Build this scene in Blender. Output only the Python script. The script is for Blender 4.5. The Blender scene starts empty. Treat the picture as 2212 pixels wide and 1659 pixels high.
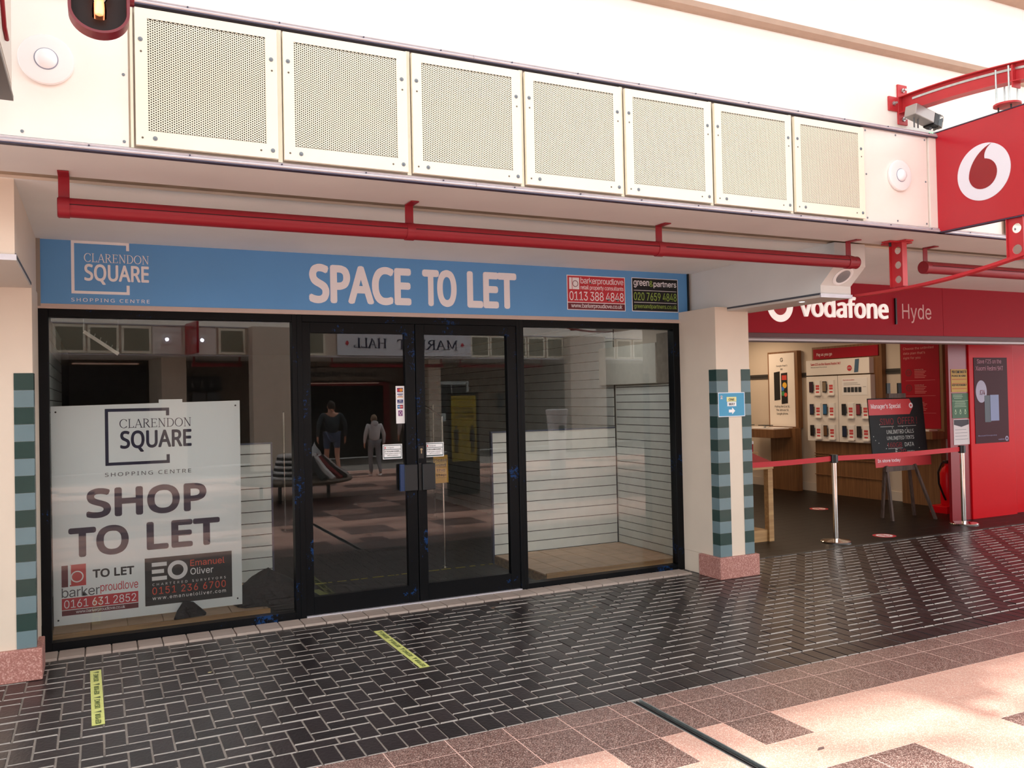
import bpy, math, random, os
from mathutils import Vector, Matrix
random.seed(7)
D = bpy.data
S = bpy.context.scene
COL = S.collection
V = Vector
PI = math.pi

# ------------------------------------------------------------------ camera, light, exposure
cam = D.cameras.new('camera'); camo = D.objects.new('camera', cam); COL.objects.link(camo)
yaw, pit, rol = .453242, .0158767, -.0211561
fw = V((math.sin(yaw)*math.cos(pit), math.cos(yaw)*math.cos(pit), math.sin(pit)))
ri = V((math.cos(yaw), -math.sin(yaw), 0)); up = ri.cross(fw)
r2 = ri*math.cos(rol)+up*math.sin(rol); u2 = -ri*math.sin(rol)+up*math.cos(rol)
CAM = V((0, -6.5705, 1.65))
m = Matrix((( r2.x, u2.x, -fw.x, CAM.x), (r2.y, u2.y, -fw.y, CAM.y), (r2.z, u2.z, -fw.z, CAM.z), (0, 0, 0, 1)))
camo.matrix_world = m
cam.sensor_width = 36; cam.lens = 1840.43/2212*36; cam.clip_start = .05; cam.clip_end = 200
S.camera = camo

W = D.worlds.new('sky'); S.world = W; W.use_nodes = True
bg = W.node_tree.nodes['Background']; bg.inputs[0].default_value = (.90, .96, 1.0, 1); bg.inputs[1].default_value = 5.6
sun = D.lights.new('sun', 'SUN'); sun.energy = 10.5; sun.angle = math.radians(2.2); sun.color = (1, .96, .90)
suno = D.objects.new('sun', sun); COL.objects.link(suno)
suno.rotation_euler = V((-.42, -.02, -1)).to_track_quat('-Z', 'Y').to_euler(); suno.location = (4, -2, 12)
vs = S.view_settings; vs.view_transform = 'Standard'; vs.look = 'None'; vs.exposure = -.76; vs.gamma = 1; vs.use_curve_mapping = False

def area(name, loc, sx, sy, power, color=(1, .74, .50), rot=(0, 0, 0)):
    l = D.lights.new(name, 'AREA'); l.shape = 'RECTANGLE'; l.size = sx; l.size_y = sy; l.energy = power; l.color = color
    o = D.objects.new(name, l); COL.objects.link(o); o.location = loc; o.rotation_euler = rot
    return o
# added fill light over the two display windows of the unlit empty shop
area('window_ceiling_light', (4.2, .75, 2.445), .9, .5, 7, (1, .98, .94))
area('window_ceiling_light', (.55, .75, 2.445), .9, .5, 5, (1, .98, .94))
# ceiling panels of the lit phone shop
for ax, ay, pw in ((7.2, 2.2, 22), (9.3, 2.6, 26), (9.6, 4.9, 38), (7.4, 4.8, 26)):
    area('shop_ceiling_light', (ax, ay, 2.66), 1.0, 1.0, pw)

# ------------------------------------------------------------------ materials
def lin(h):
    if isinstance(h, str):
        h = h.lstrip('#'); c = [int(h[i:i+2], 16)/255 for i in (0, 2, 4)]
        return tuple(x/12.92 if x <= .04045 else ((x+.055)/1.055)**2.4 for x in c)
    return h
MATS = {}
def mat(name, color, rough=.6, metal=0, noise=0, scale=8, bump=0, bscale=60, spec=.5, emit=None, es=0, rand=0, coat=0):
    if name in MATS: return MATS[name]
    m = D.materials.new(name); m.use_nodes = True; MATS[name] = m
    nt = m.node_tree; b = nt.nodes['Principled BSDF']
    c = lin(color); b.inputs['Base Color'].default_value = (*c, 1)
    b.inputs['Roughness'].default_value = rough; b.inputs['Metallic'].default_value = metal
    b.inputs['Specular IOR Level'].default_value = spec
    if coat: b.inputs['Coat Weight'].default_value = coat; b.inputs['Coat Roughness'].default_value = .08
    if emit is not None:
        b.inputs['Emission Color'].default_value = (*lin(emit), 1); b.inputs['Emission Strength'].default_value = es
    tc = None
    if noise or bump:
        tc = nt.nodes.new('ShaderNodeTexCoord')
    src = None
    if noise:
        n = nt.nodes.new('ShaderNodeTexNoise'); n.inputs['Scale'].default_value = scale; n.inputs['Detail'].default_value = 6
        nt.links.new(tc.outputs['Object'], n.inputs['Vector'])
        src = n.outputs['Fac']
    if rand:
        oi = nt.nodes.new('ShaderNodeObjectInfo'); ge = nt.nodes.new('ShaderNodeNewGeometry')
        ad = nt.nodes.new('ShaderNodeMath'); ad.operation = 'ADD'
        nt.links.new(oi.outputs['Random'], ad.inputs[0]); nt.links.new(ge.outputs['Random Per Island'], ad.inputs[1])
        fr = nt.nodes.new('ShaderNodeMath'); fr.operation = 'FRACT'; nt.links.new(ad.outputs[0], fr.inputs[0])
        mr = nt.nodes.new('ShaderNodeMapRange'); mr.inputs['To Min'].default_value = 1-rand; mr.inputs['To Max'].default_value = 1+rand
        nt.links.new(fr.outputs[0], mr.inputs['Value'])
        src2 = mr.outputs[0]
    if noise:
        mr = nt.nodes.new('ShaderNodeMapRange'); mr.inputs['From Min'].default_value = .3; mr.inputs['From Max'].default_value = .7
        mr.inputs['To Min'].default_value = 1-noise; mr.inputs['To Max'].default_value = 1+noise
        nt.links.new(src, mr.inputs['Value']); src = mr.outputs[0]
    if noise and rand:
        mu = nt.nodes.new('ShaderNodeMath'); mu.operation = 'MULTIPLY'; nt.links.new(src, mu.inputs[0]); nt.links.new(src2, mu.inputs[1]); src = mu.outputs[0]
    elif rand: src = src2
    if src is not None:
        vm = nt.nodes.new('ShaderNodeVectorMath'); vm.operation = 'SCALE'; vm.inputs[0].default_value = c
        nt.links.new(src, vm.inputs['Scale']); nt.links.new(vm.outputs[0], b.inputs['Base Color'])
    if bump:
        n2 = nt.nodes.new('ShaderNodeTexNoise'); n2.inputs['Scale'].default_value = bscale; n2.inputs['Detail'].default_value = 4
        nt.links.new(tc.outputs['Object'], n2.inputs['Vector'])
        bp = nt.nodes.new('ShaderNodeBump'); bp.inputs['Strength'].default_value = bump; bp.inputs['Distance'].default_value = .01
        nt.links.new(n2.outputs['Fac'], bp.inputs['Height']); nt.links.new(bp.outputs[0], b.inputs['Normal'])
    return m

def speckle(name, c1, c2, c3, scale=260, rough=.35):
    m = D.materials.new(name); m.use_nodes = True; MATS[name] = m; nt = m.node_tree; b = nt.nodes['Principled BSDF']
    tc = nt.nodes.new('ShaderNodeTexCoord'); vo = nt.nodes.new('ShaderNodeTexVoronoi'); vo.inputs['Scale'].default_value = scale
    nt.links.new(tc.outputs['Object'], vo.inputs['Vector'])
    sp = nt.nodes.new('ShaderNodeSeparateColor'); nt.links.new(vo.outputs['Color'], sp.inputs[0])
    cr = nt.nodes.new('ShaderNodeValToRGB'); cr.color_ramp.interpolation = 'CONSTANT'
    e = cr.color_ramp.elements; e[0].color = (*lin(c1), 1); e[1].position = .45; e[1].color = (*lin(c2), 1)
    k = e.new(.80); k.color = (*lin(c3), 1)
    nt.links.new(sp.outputs[0], cr.inputs[0])
    no = nt.nodes.new('ShaderNodeTexNoise'); no.inputs['Scale'].default_value = 3; no.inputs['Detail'].default_value = 5
    nt.links.new(tc.outputs['Object'], no.inputs['Vector'])
    mr = nt.nodes.new('ShaderNodeMapRange'); mr.inputs['To Min'].default_value = .84; mr.inputs['To Max'].default_value = 1.14
    nt.links.new(no.outputs['Fac'], mr.inputs['Value'])
    vm = nt.nodes.new('ShaderNodeVectorMath'); vm.operation = 'SCALE'; nt.links.new(cr.outputs[0], vm.inputs[0]); nt.links.new(mr.outputs[0], vm.inputs['Scale'])
    nt.links.new(vm.outputs[0], b.inputs['Base Color']); b.inputs['Roughness'].default_value = rough
    return m

def wood(name, c1, c2, rough=.5, axis='Z', sc=3):
    m = D.materials.new(name); m.use_nodes = True; MATS[name] = m; nt = m.node_tree; b = nt.nodes['Principled BSDF']
    tc = nt.nodes.new('ShaderNodeTexCoord'); mp = nt.nodes.new('ShaderNodeMapping')
    s = {'X': (.6, 12, 12), 'Y': (12, .6, 12), 'Z': (12, 12, .6)}[axis]
    mp.inputs['Scale'].default_value = [k*sc for k in s]
    n = nt.nodes.new('ShaderNodeTexNoise'); n.inputs['Scale'].default_value = 1; n.inputs['Detail'].default_value = 8
    cr = nt.nodes.new('ShaderNodeValToRGB'); cr.color_ramp.elements[0].position = .3; cr.color_ramp.elements[1].position = .7
    cr.color_ramp.elements[0].color = (*lin(c1), 1); cr.color_ramp.elements[1].color = (*lin(c2), 1)
    nt.links.new(tc.outputs['Object'], mp.inputs[0]); nt.links.new(mp.outputs[0], n.inputs['Vector']); nt.links.new(n.outputs['Fac'], cr.inputs[0])
    nt.links.new(cr.outputs[0], b.inputs['Base Color']); b.inputs['Roughness'].default_value = rough
    return m

def glassmat(name, tint=(.86, .89, .88), ior=1.75):
    m = D.materials.new(name); m.use_nodes = True; MATS[name] = m; nt = m.node_tree
    for n in list(nt.nodes): nt.nodes.remove(n)
    o = nt.nodes.new('ShaderNodeOutputMaterial'); mx = nt.nodes.new('ShaderNodeMixShader'); t = nt.nodes.new('ShaderNodeBsdfTransparent')
    g = nt.nodes.new('ShaderNodeBsdfGlossy'); g.inputs['Roughness'].default_value = 0.0; f = nt.nodes.new('ShaderNodeFresnel'); f.inputs['IOR'].default_value = ior
    t.inputs[0].default_value = (*tint, 1)
    nt.links.new(f.outputs[0], mx.inputs[0]); nt.links.new(t.outputs[0], mx.inputs[1]); nt.links.new(g.outputs[0], mx.inputs[2]); nt.links.new(mx.outputs[0], o.inputs[0])
    return m

def scuffed(name, base, blue, thr=.583):
    # black paint worn through to an older blue coat
    m = mat(name, base, rough=.42, spec=.16); nt = m.node_tree; b = nt.nodes['Principled BSDF']
    tc = nt.nodes.new('ShaderNodeTexCoord'); n = nt.nodes.new('ShaderNodeTexNoise'); n.inputs['Scale'].default_value = 34; n.inputs['Detail'].default_value = 8; n.inputs['Roughness'].default_value = .72
    n2 = nt.nodes.new('ShaderNodeTexNoise'); n2.inputs['Scale'].default_value = 2.6
    ad = nt.nodes.new('ShaderNodeMath'); ad.operation = 'MULTIPLY_ADD'; ad.inputs[1].default_value = .95
    cr = nt.nodes.new('ShaderNodeValToRGB'); cr.color_ramp.interpolation = 'CONSTANT'
    cr.color_ramp.elements[0].color = (*lin(base), 1); cr.color_ramp.elements[1].position = thr; cr.color_ramp.elements[1].color = (*lin(blue), 1)
    nt.links.new(tc.outputs['Object'], n.inputs['Vector']); nt.links.new(tc.outputs['Object'], n2.inputs['Vector'])
    nt.links.new(n.outputs['Fac'], ad.inputs[0]); nt.links.new(n2.outputs['Fac'], ad.inputs[2]); hf = nt.nodes.new('ShaderNodeMath'); hf.operation = 'MULTIPLY'; hf.inputs[1].default_value = .5; nt.links.new(ad.outputs[0], hf.inputs[0]); nt.links.new(hf.outputs[0], cr.inputs[0]); nt.links.new(cr.outputs[0], b.inputs['Base Color'])
    return m

CREAM = mat('cream_paint', '#e0d0be', .55, noise=.03, scale=3)
SOFF = mat('soffit_paint', '#dcdad6', .65, noise=.04, scale=2)
SOFF2 = mat('soffit_inner', '#f7f8f5', .65, noise=.03, scale=2)
GROOVE = mat('groove_board', '#a8947e', .8, noise=.18, scale=9)
UPPER = mat('white_render', '#fbf5ee', .6, noise=.02, scale=2)
CORN = mat('cornice_buff', '#b59c8a', .7, noise=.05)
PANEL = mat('panel_cream', '#f6f0dc', .33, noise=.015, scale=5)
BLANKM = mat('panel_white', '#f8f0e8', .28, noise=.02, scale=4)
HOLEB = mat('panel_backing', '#5c6557', .7)
WASHER = mat('washer_grey', '#7e8890', .45, .2)
ALU = mat('aluminium', '#d2cfd6', .36, .4, noise=.05, scale=20)
ALUD = mat('aluminium_dark', '#4a4657', .45, .6)
CHROME = mat('chrome', '#e6e2de', .12, 1)
STEEL = mat('galvanised', '#c3cccc', .38, .9, noise=.12, scale=30)
RED = mat('red_gloss_paint', '#8c1a26', .42, spec=.4)
REDB = mat('red_bracket_paint', '#c02f36', .45, noise=.05, scale=10)
REDD = mat('red_dark_paint', '#7a1620', .45)
SIGNR = mat('sign_red', '#b21c2a', .22, spec=.5)
FASR = mat('fascia_red', '#a0182a', .6, spec=.15)
KIOSKR = mat('kiosk_red', '#cc0c18', .3, spec=.12)
WHITE = mat('white_plastic', '#f4f2f2', .4)
LITW = mat('lit_letter_white', '#ffffff', .4, emit='#fff4ea', es=.7)
BLUE = mat('fascia_blue', '#62a2de', .5, noise=.03, scale=1.5)
VINYL = mat('pale_pink_vinyl', '#fbf8fc', .5)
NAVY = mat('navy_print', '#101038', .5)
BLACKP = mat('black_print', '#101216', .5)
REDP = mat('print_red', '#c8323e', .5)
MAROON = mat('print_maroon', '#6e1f2c', .5)
PINKR = mat('print_coral', '#e0523a', .5)
GREENP = mat('print_lime', '#93b04e', .5)
GREYP = mat('print_grey', '#5c5a60', .5)
POSTER = mat('poster_white', '#f2f8f9', .35)
FRAMEB = scuffed('black_frame_paint', '#08090c', '#12335f')
FRAMEW = scuffed('black_frame_worn', '#08090c', '#12335f', .565)
FRAMEK = mat('black_frame', '#0a0b0d', .4)
GLASS = glassmat('shop_glass', (.97, .99, .98), 1.78)
GLASSR = glassmat('thin_glass', (.95, .95, .95), 1.5)
BRICKP = mat('paver', '#2b2425', .30, noise=.24, scale=28, bump=.25, bscale=45, rand=.28, spec=.5)
ARRIS = mat('brick_edge_glint', '#98928c', .4, noise=.15, scale=30)  # pale colour paints the sky glint on brick edges running along x
MORTAR = mat('mortar', '#8f8983', .75, noise=.15, scale=40)
SILLT = mat('sill_tile', '#b3a49a', .4, noise=.07, scale=15, rand=.06)
TD = speckle('terrazzo_dark', '#5c443e', '#86665e', '#bda59b')
TP = speckle('terrazzo_pink', '#d6a392', '#e2b4a2', '#f0dacb')
GROUT = mat('grout_pale', '#e6c2b6', .6)
TG = mat('tile_dark_green', '#26403c', .25, noise=.04)
TL = mat('tile_grey_green', '#6c8288', .25, noise=.04)
PLINTH = speckle('plinth_pink', '#a87066', '#b98278', '#cfa095', 150, .5)
DARK = mat('dark_void', '#08090a', .9)
RUBBER = mat('drain_black', '#141416', .5)
BRWALL = mat('painted_brick', '#d8ccbe', .6, noise=.04, scale=6, bump=.6, bscale=14)
SLAT = mat('slat_white', '#f4f7f2', .5, noise=.05, scale=7)
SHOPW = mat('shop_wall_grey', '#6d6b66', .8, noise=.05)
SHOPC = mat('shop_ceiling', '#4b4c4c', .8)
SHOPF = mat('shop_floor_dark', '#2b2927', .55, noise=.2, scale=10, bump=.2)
PLATF = mat('display_tile', '#d2ac8a', .45, noise=.1, scale=9, rand=.06)
TIMB = wood('raw_timber', '#9b744a', '#c9a06c', .6, 'X')
OAK = wood('oak_veneer', '#6e4a2e', '#8d6440', .5, 'Z')
OAKL = wood('oak_light', '#a27a4e', '#c09a68', .5, 'X')
DFLOOR = wood('dark_plank', '#0f0b09', '#1b1310', .42, 'X', 2)
DFLOOR.node_tree.nodes['Principled BSDF'].inputs['Specular IOR Level'].default_value = .22
VWALL = mat('shop_wall_warm', '#d9cbbb', .7)
VSKIRT = mat('skirting', '#d8cdc0', .5)
TAPE = mat('floor_tape', '#dfe58a', .4, noise=.08, scale=30)
TAPET = mat('tape_print', '#5d6a3a', .5)
CLOTH = mat('black_cloth', '#141217', .95, noise=.2, scale=20, bump=.4, bscale=30)
TEAL = mat('sign_teal', '#3f97bf', .4)
YEL = mat('sign_yellow', '#c8b530', .5)
ORANGE = mat('sign_amber', '#d8a43c', .55)
CHALK = mat('chalkboard', '#1b1e21', .7, noise=.1, scale=10)
GREENN = mat('notice_green', '#2b5a34', .5)
SCREEN = mat('screen_maroon', '#3c0f1a', .5, spec=.15, emit='#5a1c2a', es=.12)
BULB = mat('bulb_glow', '#ffd0b0', .3, emit='#ff8a50', es=4)
LEDW = mat('lamp_white', '#ffffff', .3, emit='#ffffff', es=9)
PLINTHS = mat('plinth_cement', '#9a9a94', .8)

# ------------------------------------------------------------------ mesh builder
class Fr:
    """local frame: a along right, b along up, c out towards the viewer of the face"""
    def __init__(s, o, r, u): s.o = V(o); s.r = V(r).normalized(); s.u = V(u).normalized(); s.n = s.r.cross(s.u)
    def p(s, a, b, c=0): return s.o+s.r*a+s.u*b+s.n*c
FX = Fr((0, 0, 0), (1, 0, 0), (0, 0, 1))                 # shopfront: a=x, b=z, c=-y
class MB:
    def __init__(s): s.v = []; s.f = []; s.m = []
    def add(s, vs, fs, mi=0):
        k = len(s.v); s.v += [tuple(x) for x in vs]
        for f in fs: s.f.append([i+k for i in f]); s.m.append(mi)
        return s
    def box(s, x0, x1, y0, y1, z0, z1, mi=0):
        return s.add([(x, y, z) for z in (z0, z1) for y in (y0, y1) for x in (x0, x1)],
                     [(0, 2, 3, 1), (4, 5, 7, 6), (0, 1, 5, 4), (2, 6, 7, 3), (0, 4, 6, 2), (1, 3, 7, 5)], mi)
    def cbox(s, x0, x1, y0, y1, z0, z1, c=.003, mi=0, cy=None, h=None, am=None):      # box with a chamfered top
        cy = c if cy is None else cy; h = c if h is None else h
        vs = [(x0, y0, z0), (x1, y0, z0), (x1, y1, z0), (x0, y1, z0), (x0, y0, z1-h), (x1, y0, z1-h), (x1, y1, z1-h), (x0, y1, z1-h),
              (x0+c, y0+cy, z1), (x1-c, y0+cy, z1), (x1-c, y1-cy, z1), (x0+c, y1-cy, z1)]
        fs = []
        for k in (0, 4):
            for i in range(4): j = (i+1) % 4; fs.append((k+i, k+j, k+4+j, k+4+i))
        fs.append((8, 9, 10, 11))
        k0 = len(s.f); s.add(vs, fs, mi)
        if am is not None:
            for q in (4, 6): s.m[k0+q] = am
        return s
    def fbox(s, F, a0, a1, b0, b1, c0, c1, mi=0):
        vs = [F.p(a, b, c) for c in (c0, c1) for b in (b0, b1) for a in (a0, a1)]
        return s.add(vs, [(0, 2, 3, 1), (4, 5, 7, 6), (0, 1, 5, 4), (2, 6, 7, 3), (0, 4, 6, 2), (1, 3, 7, 5)], mi)
    def prism(s, F, pts, c0, c1, mi=0):
        n = len(pts); vs = [F.p(a, b, c0) for a, b in pts]+[F.p(a, b, c1) for a, b in pts]
        ar = sum(pts[i][0]*pts[(i+1) % n][1]-pts[(i+1) % n][0]*pts[i][1] for i in range(n))
        fs = [tuple(range(n, 2*n)), tuple(range(n-1, -1, -1))]+[(i, (i+1) % n, n+(i+1) % n, n+i) for i in range(n)]
        if ar < 0: fs = [tuple(reversed(f)) for f in fs]
        return s.add(vs, fs, mi)
    def ring(s, F, ca, cb, r0, r1, c0, c1, n=48, sa=1, sb=1, t0=0, t1=2*PI, mi=0):
        full = abs(t1-t0-2*PI) < 1e-6; k = n if full else n+1
        vs = []
        for i in range(k):
            t = t0+(t1-t0)*i/n; co, si = math.cos(t)*sa, math.sin(t)*sb
            for r, c in ((r0, c0), (r1, c0), (r1, c1), (r0, c1)): vs.append(F.p(ca+r*co, cb+r*si, c))
        fs = []
        for i in range(n):
            j = (i+1) % k
            for q in range(4): w = (q+1) % 4; fs.append((i*4+q, j*4+q, j*4+w, i*4+w))
        if not full: fs += [(0, 1, 2, 3), (4*n+3, 4*n+2, 4*n+1, 4*n)]
        return s.add(vs, fs, mi)
    def disc(s, F, ca, cb, r, c0, c1, n=32, sa=1, sb=1, mi=0):
        return s.prism(F, [(ca+r*sa*math.cos(2*PI*i/n), cb+r*sb*math.sin(2*PI*i/n)) for i in range(n)], c0, c1, mi)
    def cyl(s, p0, p1, r0, r1=None, n=16, mi=0, caps=True):
        p0 = V(p0); p1 = V(p1); r1 = r0 if r1 is None else r1
        d = (p1-p0).normalized(); a = d.orthogonal().normalized(); b = d.cross(a)
        vs = [p0+(a*math.cos(2*PI*i/n)+b*math.sin(2*PI*i/n))*r0 for i in range(n)]+[p1+(a*math.cos(2*PI*i/n)+b*math.sin(2*PI*i/n))*r1 for i in range(n)]
        fs = [(i, (i+1) % n, n+(i+1) % n, n+i) for i in range(n)]
        if caps: fs += [tuple(range(n-1, -1, -1)), tuple(range(n, 2*n))]
        return s.add(vs, fs, mi)
    def tube(s, pts, r, n=10, mi=0):
        pts = [V(p) for p in pts]; k = len(pts); vs = []
        a = None
        for i, p in enumerate(pts):
            d = (pts[min(i+1, k-1)]-pts[max(i-1, 0)]).normalized()
            if a is None: a = d.orthogonal().normalized()
            a = (a-d*a.dot(d)).normalized(); b = d.cross(a)
            rr = r[i] if isinstance(r, (list, tuple)) else r
            vs += [p+(a*math.cos(2*PI*j/n)+b*math.sin(2*PI*j/n))*rr for j in range(n)]
        fs = [(i*n+j, i*n+(j+1) % n, (i+1)*n+(j+1) % n, (i+1)*n+j) for i in range(k-1) for j in range(n)]
        fs += [tuple(range(n-1, -1, -1)), tuple(range((k-1)*n, k*n))]
        return s.add(vs, fs, mi)
    def lathe(s, o, ax, prof, n=32, mi=0):
        o = V(o); ax = V(ax).normalized(); a = ax.orthogonal().normalized(); b = ax.cross(a); vs = []
        for h, r in prof: vs += [o+ax*h+(a*math.cos(2*PI*j/n)+b*math.sin(2*PI*j/n))*max(r, 1e-5) for j in range(n)]
        k = len(prof)
        fs = [(i*n+j, i*n+(j+1) % n, (i+1)*n+(j+1) % n, (i+1)*n+j) for i in range(k-1) for j in range(n)]
        fs += [tuple(range(n-1, -1, -1)), tuple(range((k-1)*n, k*n))]
        return s.add(vs, fs, mi)
    def ell(s, c, rx, ry, rz, n=14, k=9, mi=0):
        c = V(c); vs = [c+V((0, 0, -rz))]
        for i in range(1, k):
            t = PI*i/k-PI/2
            for j in range(n): vs.append(c+V((rx*math.cos(t)*math.cos(2*PI*j/n), ry*math.cos(t)*math.sin(2*PI*j/n), rz*math.sin(t))))
        vs.append(c+V((0, 0, rz))); fs = [(0, 1+(j+1) % n, 1+j) for j in range(n)]
        for i in range(k-2): fs += [(1+i*n+j, 1+i*n+(j+1) % n, 1+(i+1)*n+(j+1) % n, 1+(i+1)*n+j) for j in range(n)]
        e = 1+(k-1)*n; b = 1+(k-2)*n; fs += [(e, b+j, b+(j+1) % n) for j in range(n)]
        return s.add(vs, fs, mi)
ORG = {}
def worg(o): return ORG.get(o.name, V((0, 0, 0)))
def obj(name, mb, m, parent=None, smooth=False, bevel=0, loc=None, seg=1):
    me = D.meshes.new(name)
    o0 = worg(parent) if parent is not None else (V(loc) if loc else V((0, 0, 0)))
    me.from_pydata([tuple(V(v)-o0) for v in mb.v], [], mb.f)
    for k in (m if isinstance(m, (list, tuple)) else [m]): me.materials.append(k)
    if any(mb.m): me.polygons.foreach_set('material_index', mb.m)
    me.validate(); me.update()
    if smooth:
        me.shade_smooth(); me.set_sharp_from_angle(angle=math.radians(35))
    o = D.objects.new(name, me); COL.objects.link(o); ORG[o.name] = o0
    if parent is not None: o.parent = parent
    else: o.location = o0
    if bevel:
        b = o.modifiers.new('bevel', 'BEVEL'); b.width = bevel; b.segments = seg; b.limit_method = 'ANGLE'; b.harden_normals = False
    return o
def thing(name, label, cat, loc, group=None):
    o = D.objects.new(name, None); COL.objects.link(o); o.location = loc; o.empty_display_size = .1
    o['label'] = label; o['category'] = cat
    if group: o['group'] = group
    ORG[o.name] = V(loc); return o
def tag(o, label, cat, group=None):
    o['label'] = label; o['category'] = cat
    if group: o['group'] = group
    return o
def struct(name, mb, m, parent=None, label=None, cat=None, **k):
    o = obj(name, mb, m, parent, **k)
    if parent is None:
        o['kind'] = 'structure'; o['label'] = label or name.replace('_', ' '); o['category'] = cat or name.split('_')[0]
    return o
def bx(*a): return MB().box(*a)

# ------------------------------------------------------------------ lettering
FONT = FONTB = None
try:
    fq = os.path.join(bpy.utils.system_resource('DATAFILES'), 'fonts', 'NotoSansHebrew-Regular.woff2')
    if os.path.exists(fq): FONTB = D.fonts.load(fq)
    fp = os.path.join(bpy.utils.system_resource('DATAFILES'), 'fonts', 'Inter.woff2')
    if os.path.exists(fp): FONT = D.fonts.load(fp)
except Exception: FONT = None
def glyphs(s, bold=0, space=1, align='LEFT', line=1):
    cu = D.curves.new('t', 'FONT'); cu.body = s; cu.size = 1; cu.space_character = space; cu.space_line = line
    cu.align_x = align; cu.resolution_u = 3; cu.extrude = .01
    ft = FONTB if (bold > .025 or any(ch in s for ch in 'PRBD')) else FONT
    if ft: cu.font = ft
    o = D.objects.new('t', cu); COL.objects.link(o); bpy.context.view_layer.update()
    me = D.meshes.new_from_object(o.evaluated_get(bpy.context.evaluated_depsgraph_get()))
    vs = [tuple(v.co) for v in me.vertices]; fs = [tuple(p.vertices) for p in me.polygons]
    D.objects.remove(o); D.curves.remove(cu); D.meshes.remove(me)
    return vs, fs
def textmb(mb, s, F, a0, a1, b0, b1, c, bold=0, space=1, align='LEFT', line=1, th=.0012, mi=0):
    vs, fs = glyphs(s, bold, space, align, line)
    if not vs: return mb
    x0 = min(v[0] for v in vs); x1 = max(v[0] for v in vs); y0 = min(v[1] for v in vs); y1 = max(v[1] for v in vs)
    e = bold*(b1-b0)*(.75 if line == 1 and '\n' not in s else .22)
    if e < 0: e = 0
    a0 += e; a1 -= e; b0 += e; b1 -= e
    for q9, (dx, dy) in enumerate([(0, 0)] if e == 0 else [(0, 0), (1, 0), (-1, 0), (0, 1), (0, -1), (.72, .72), (-.72, .72), (.72, -.72), (-.72, -.72)]):
        dc = q9*.00016
        out = [F.p(a0+dx*e+(v[0]-x0)/(x1-x0)*(a1-a0), b0+dy*e+(v[1]-y0)/(y1-y0)*(b1-b0), c+dc+(v[2]+.01)/.02*th) for v in vs]
        mb.add(out, fs, mi)
    return mb
def text(s, F, a0, a1, b0, b1, c, m, parent, name='lettering', **k):
    return obj(name, textmb(MB(), s, F, a0, a1, b0, b1, c, **k), m, parent)
# a thin classical serif alphabet drawn from strokes: ('l',x0,y0,x1,y1,weight) ('a',cx,cy,rx,ry,t0,t1) ('s',x,y,halfwidth)
HV, HL = 1.0, .5
SER = {
 'C': (.86, [('a', .46, .5, .42, .5, 45, 315), ('l', .76, .72, .76, .95, .6), ('l', .76, .06, .80, .22, .5)]),
 'L': (.66, [('l', .16, 0, .16, 1, HV), ('l', .16, .02, .62, .02, HL), ('l', .62, 0, .62, .2, .6), ('s', .16, 1, .14), ('s', .1, 0, .1)]),
 'A': (.86, [('l', .1, 0, .44, 1, HL), ('l', .44, 1, .78, 0, HV), ('l', .2, .34, .66, .34, HL), ('s', .1, 0, .12), ('s', .78, 0, .14)]),
 'R': (.84, [('l', .16, 0, .16, 1, HV), ('a', .3, .75, .32, .24, -90, 90), ('l', .16, .98, .32, .98, HL), ('l', .16, .51, .34, .51, HL), ('l', .38, .5, .74, 0, HV), ('s', .16, 1, .13), ('s', .16, 0, .13), ('s', .76, 0, .08)]),
 'E': (.74, [('l', .16, 0, .16, 1, HV), ('l', .16, .98, .64, .98, HL), ('l', .16, .52, .5, .52, HL), ('l', .16, .02, .68, .02, HL), ('l', .64, 1, .64, .82, .6), ('l', .68, 0, .68, .2, .6), ('l', .5, .42, .5, .62, .6), ('s', .1, 1, .1), ('s', .1, 0, .1)]),
 'N': (.92, [('l', .16, 0, .16, 1, HL), ('l', .16, 1, .76, 0, HV), ('l', .76, 0, .76, 1, HL), ('s', .14, 1, .12), ('s', .16, 0, .12), ('s', .76, 1, .12)]),
 'D': (.9, [('l', .16, 0, .16, 1, HV), ('a', .36, .5, .44, .49, -90, 90), ('l', .16, .98, .38, .98, HL), ('l', .16, .02, .38, .02, HL), ('s', .12, 1, .1), ('s', .12, 0, .1)]),
 'O': (.94, [('a', .46, .5, .42, .5, 0, 360)]),
 'M': (1.06, [('l', .16, 0, .16, 1, HL), ('l', .16, 1, .52, .12, HV), ('l', .52, .12, .88, 1, HL), ('l', .88, 1, .88, 0, HV), ('s', .13, 1, .1), ('s', .16, 0, .12), ('s', .92, 1, .1), ('s', .88, 0, .12)]),
 'K': (.86, [('l', .16, 0, .16, 1, HV), ('l', .16, .42, .68, 1, HL), ('l', .34, .6, .74, 0, HV), ('s', .16, 1, .13), ('s', .16, 0, .13), ('s', .68, 1, .12), ('s', .76, 0, .12)]),
 'T': (.8, [('l', .4, 0, .4, 1, HV), ('l', .06, .98, .74, .98, HL), ('l', .06, .8, .06, 1, .6), ('l', .74, .8, .74, 1, .6), ('s', .4, 0, .13)]),
 'H': (.94, [('l', .16, 0, .16, 1, HV), ('l', .78, 0, .78, 1, HV), ('l', .16, .52, .78, .52, HL), ('s', .16, 1, .13), ('s', .16, 0, .13), ('s', .78, 1, .13), ('s', .78, 0, .13)]),
}
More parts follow.
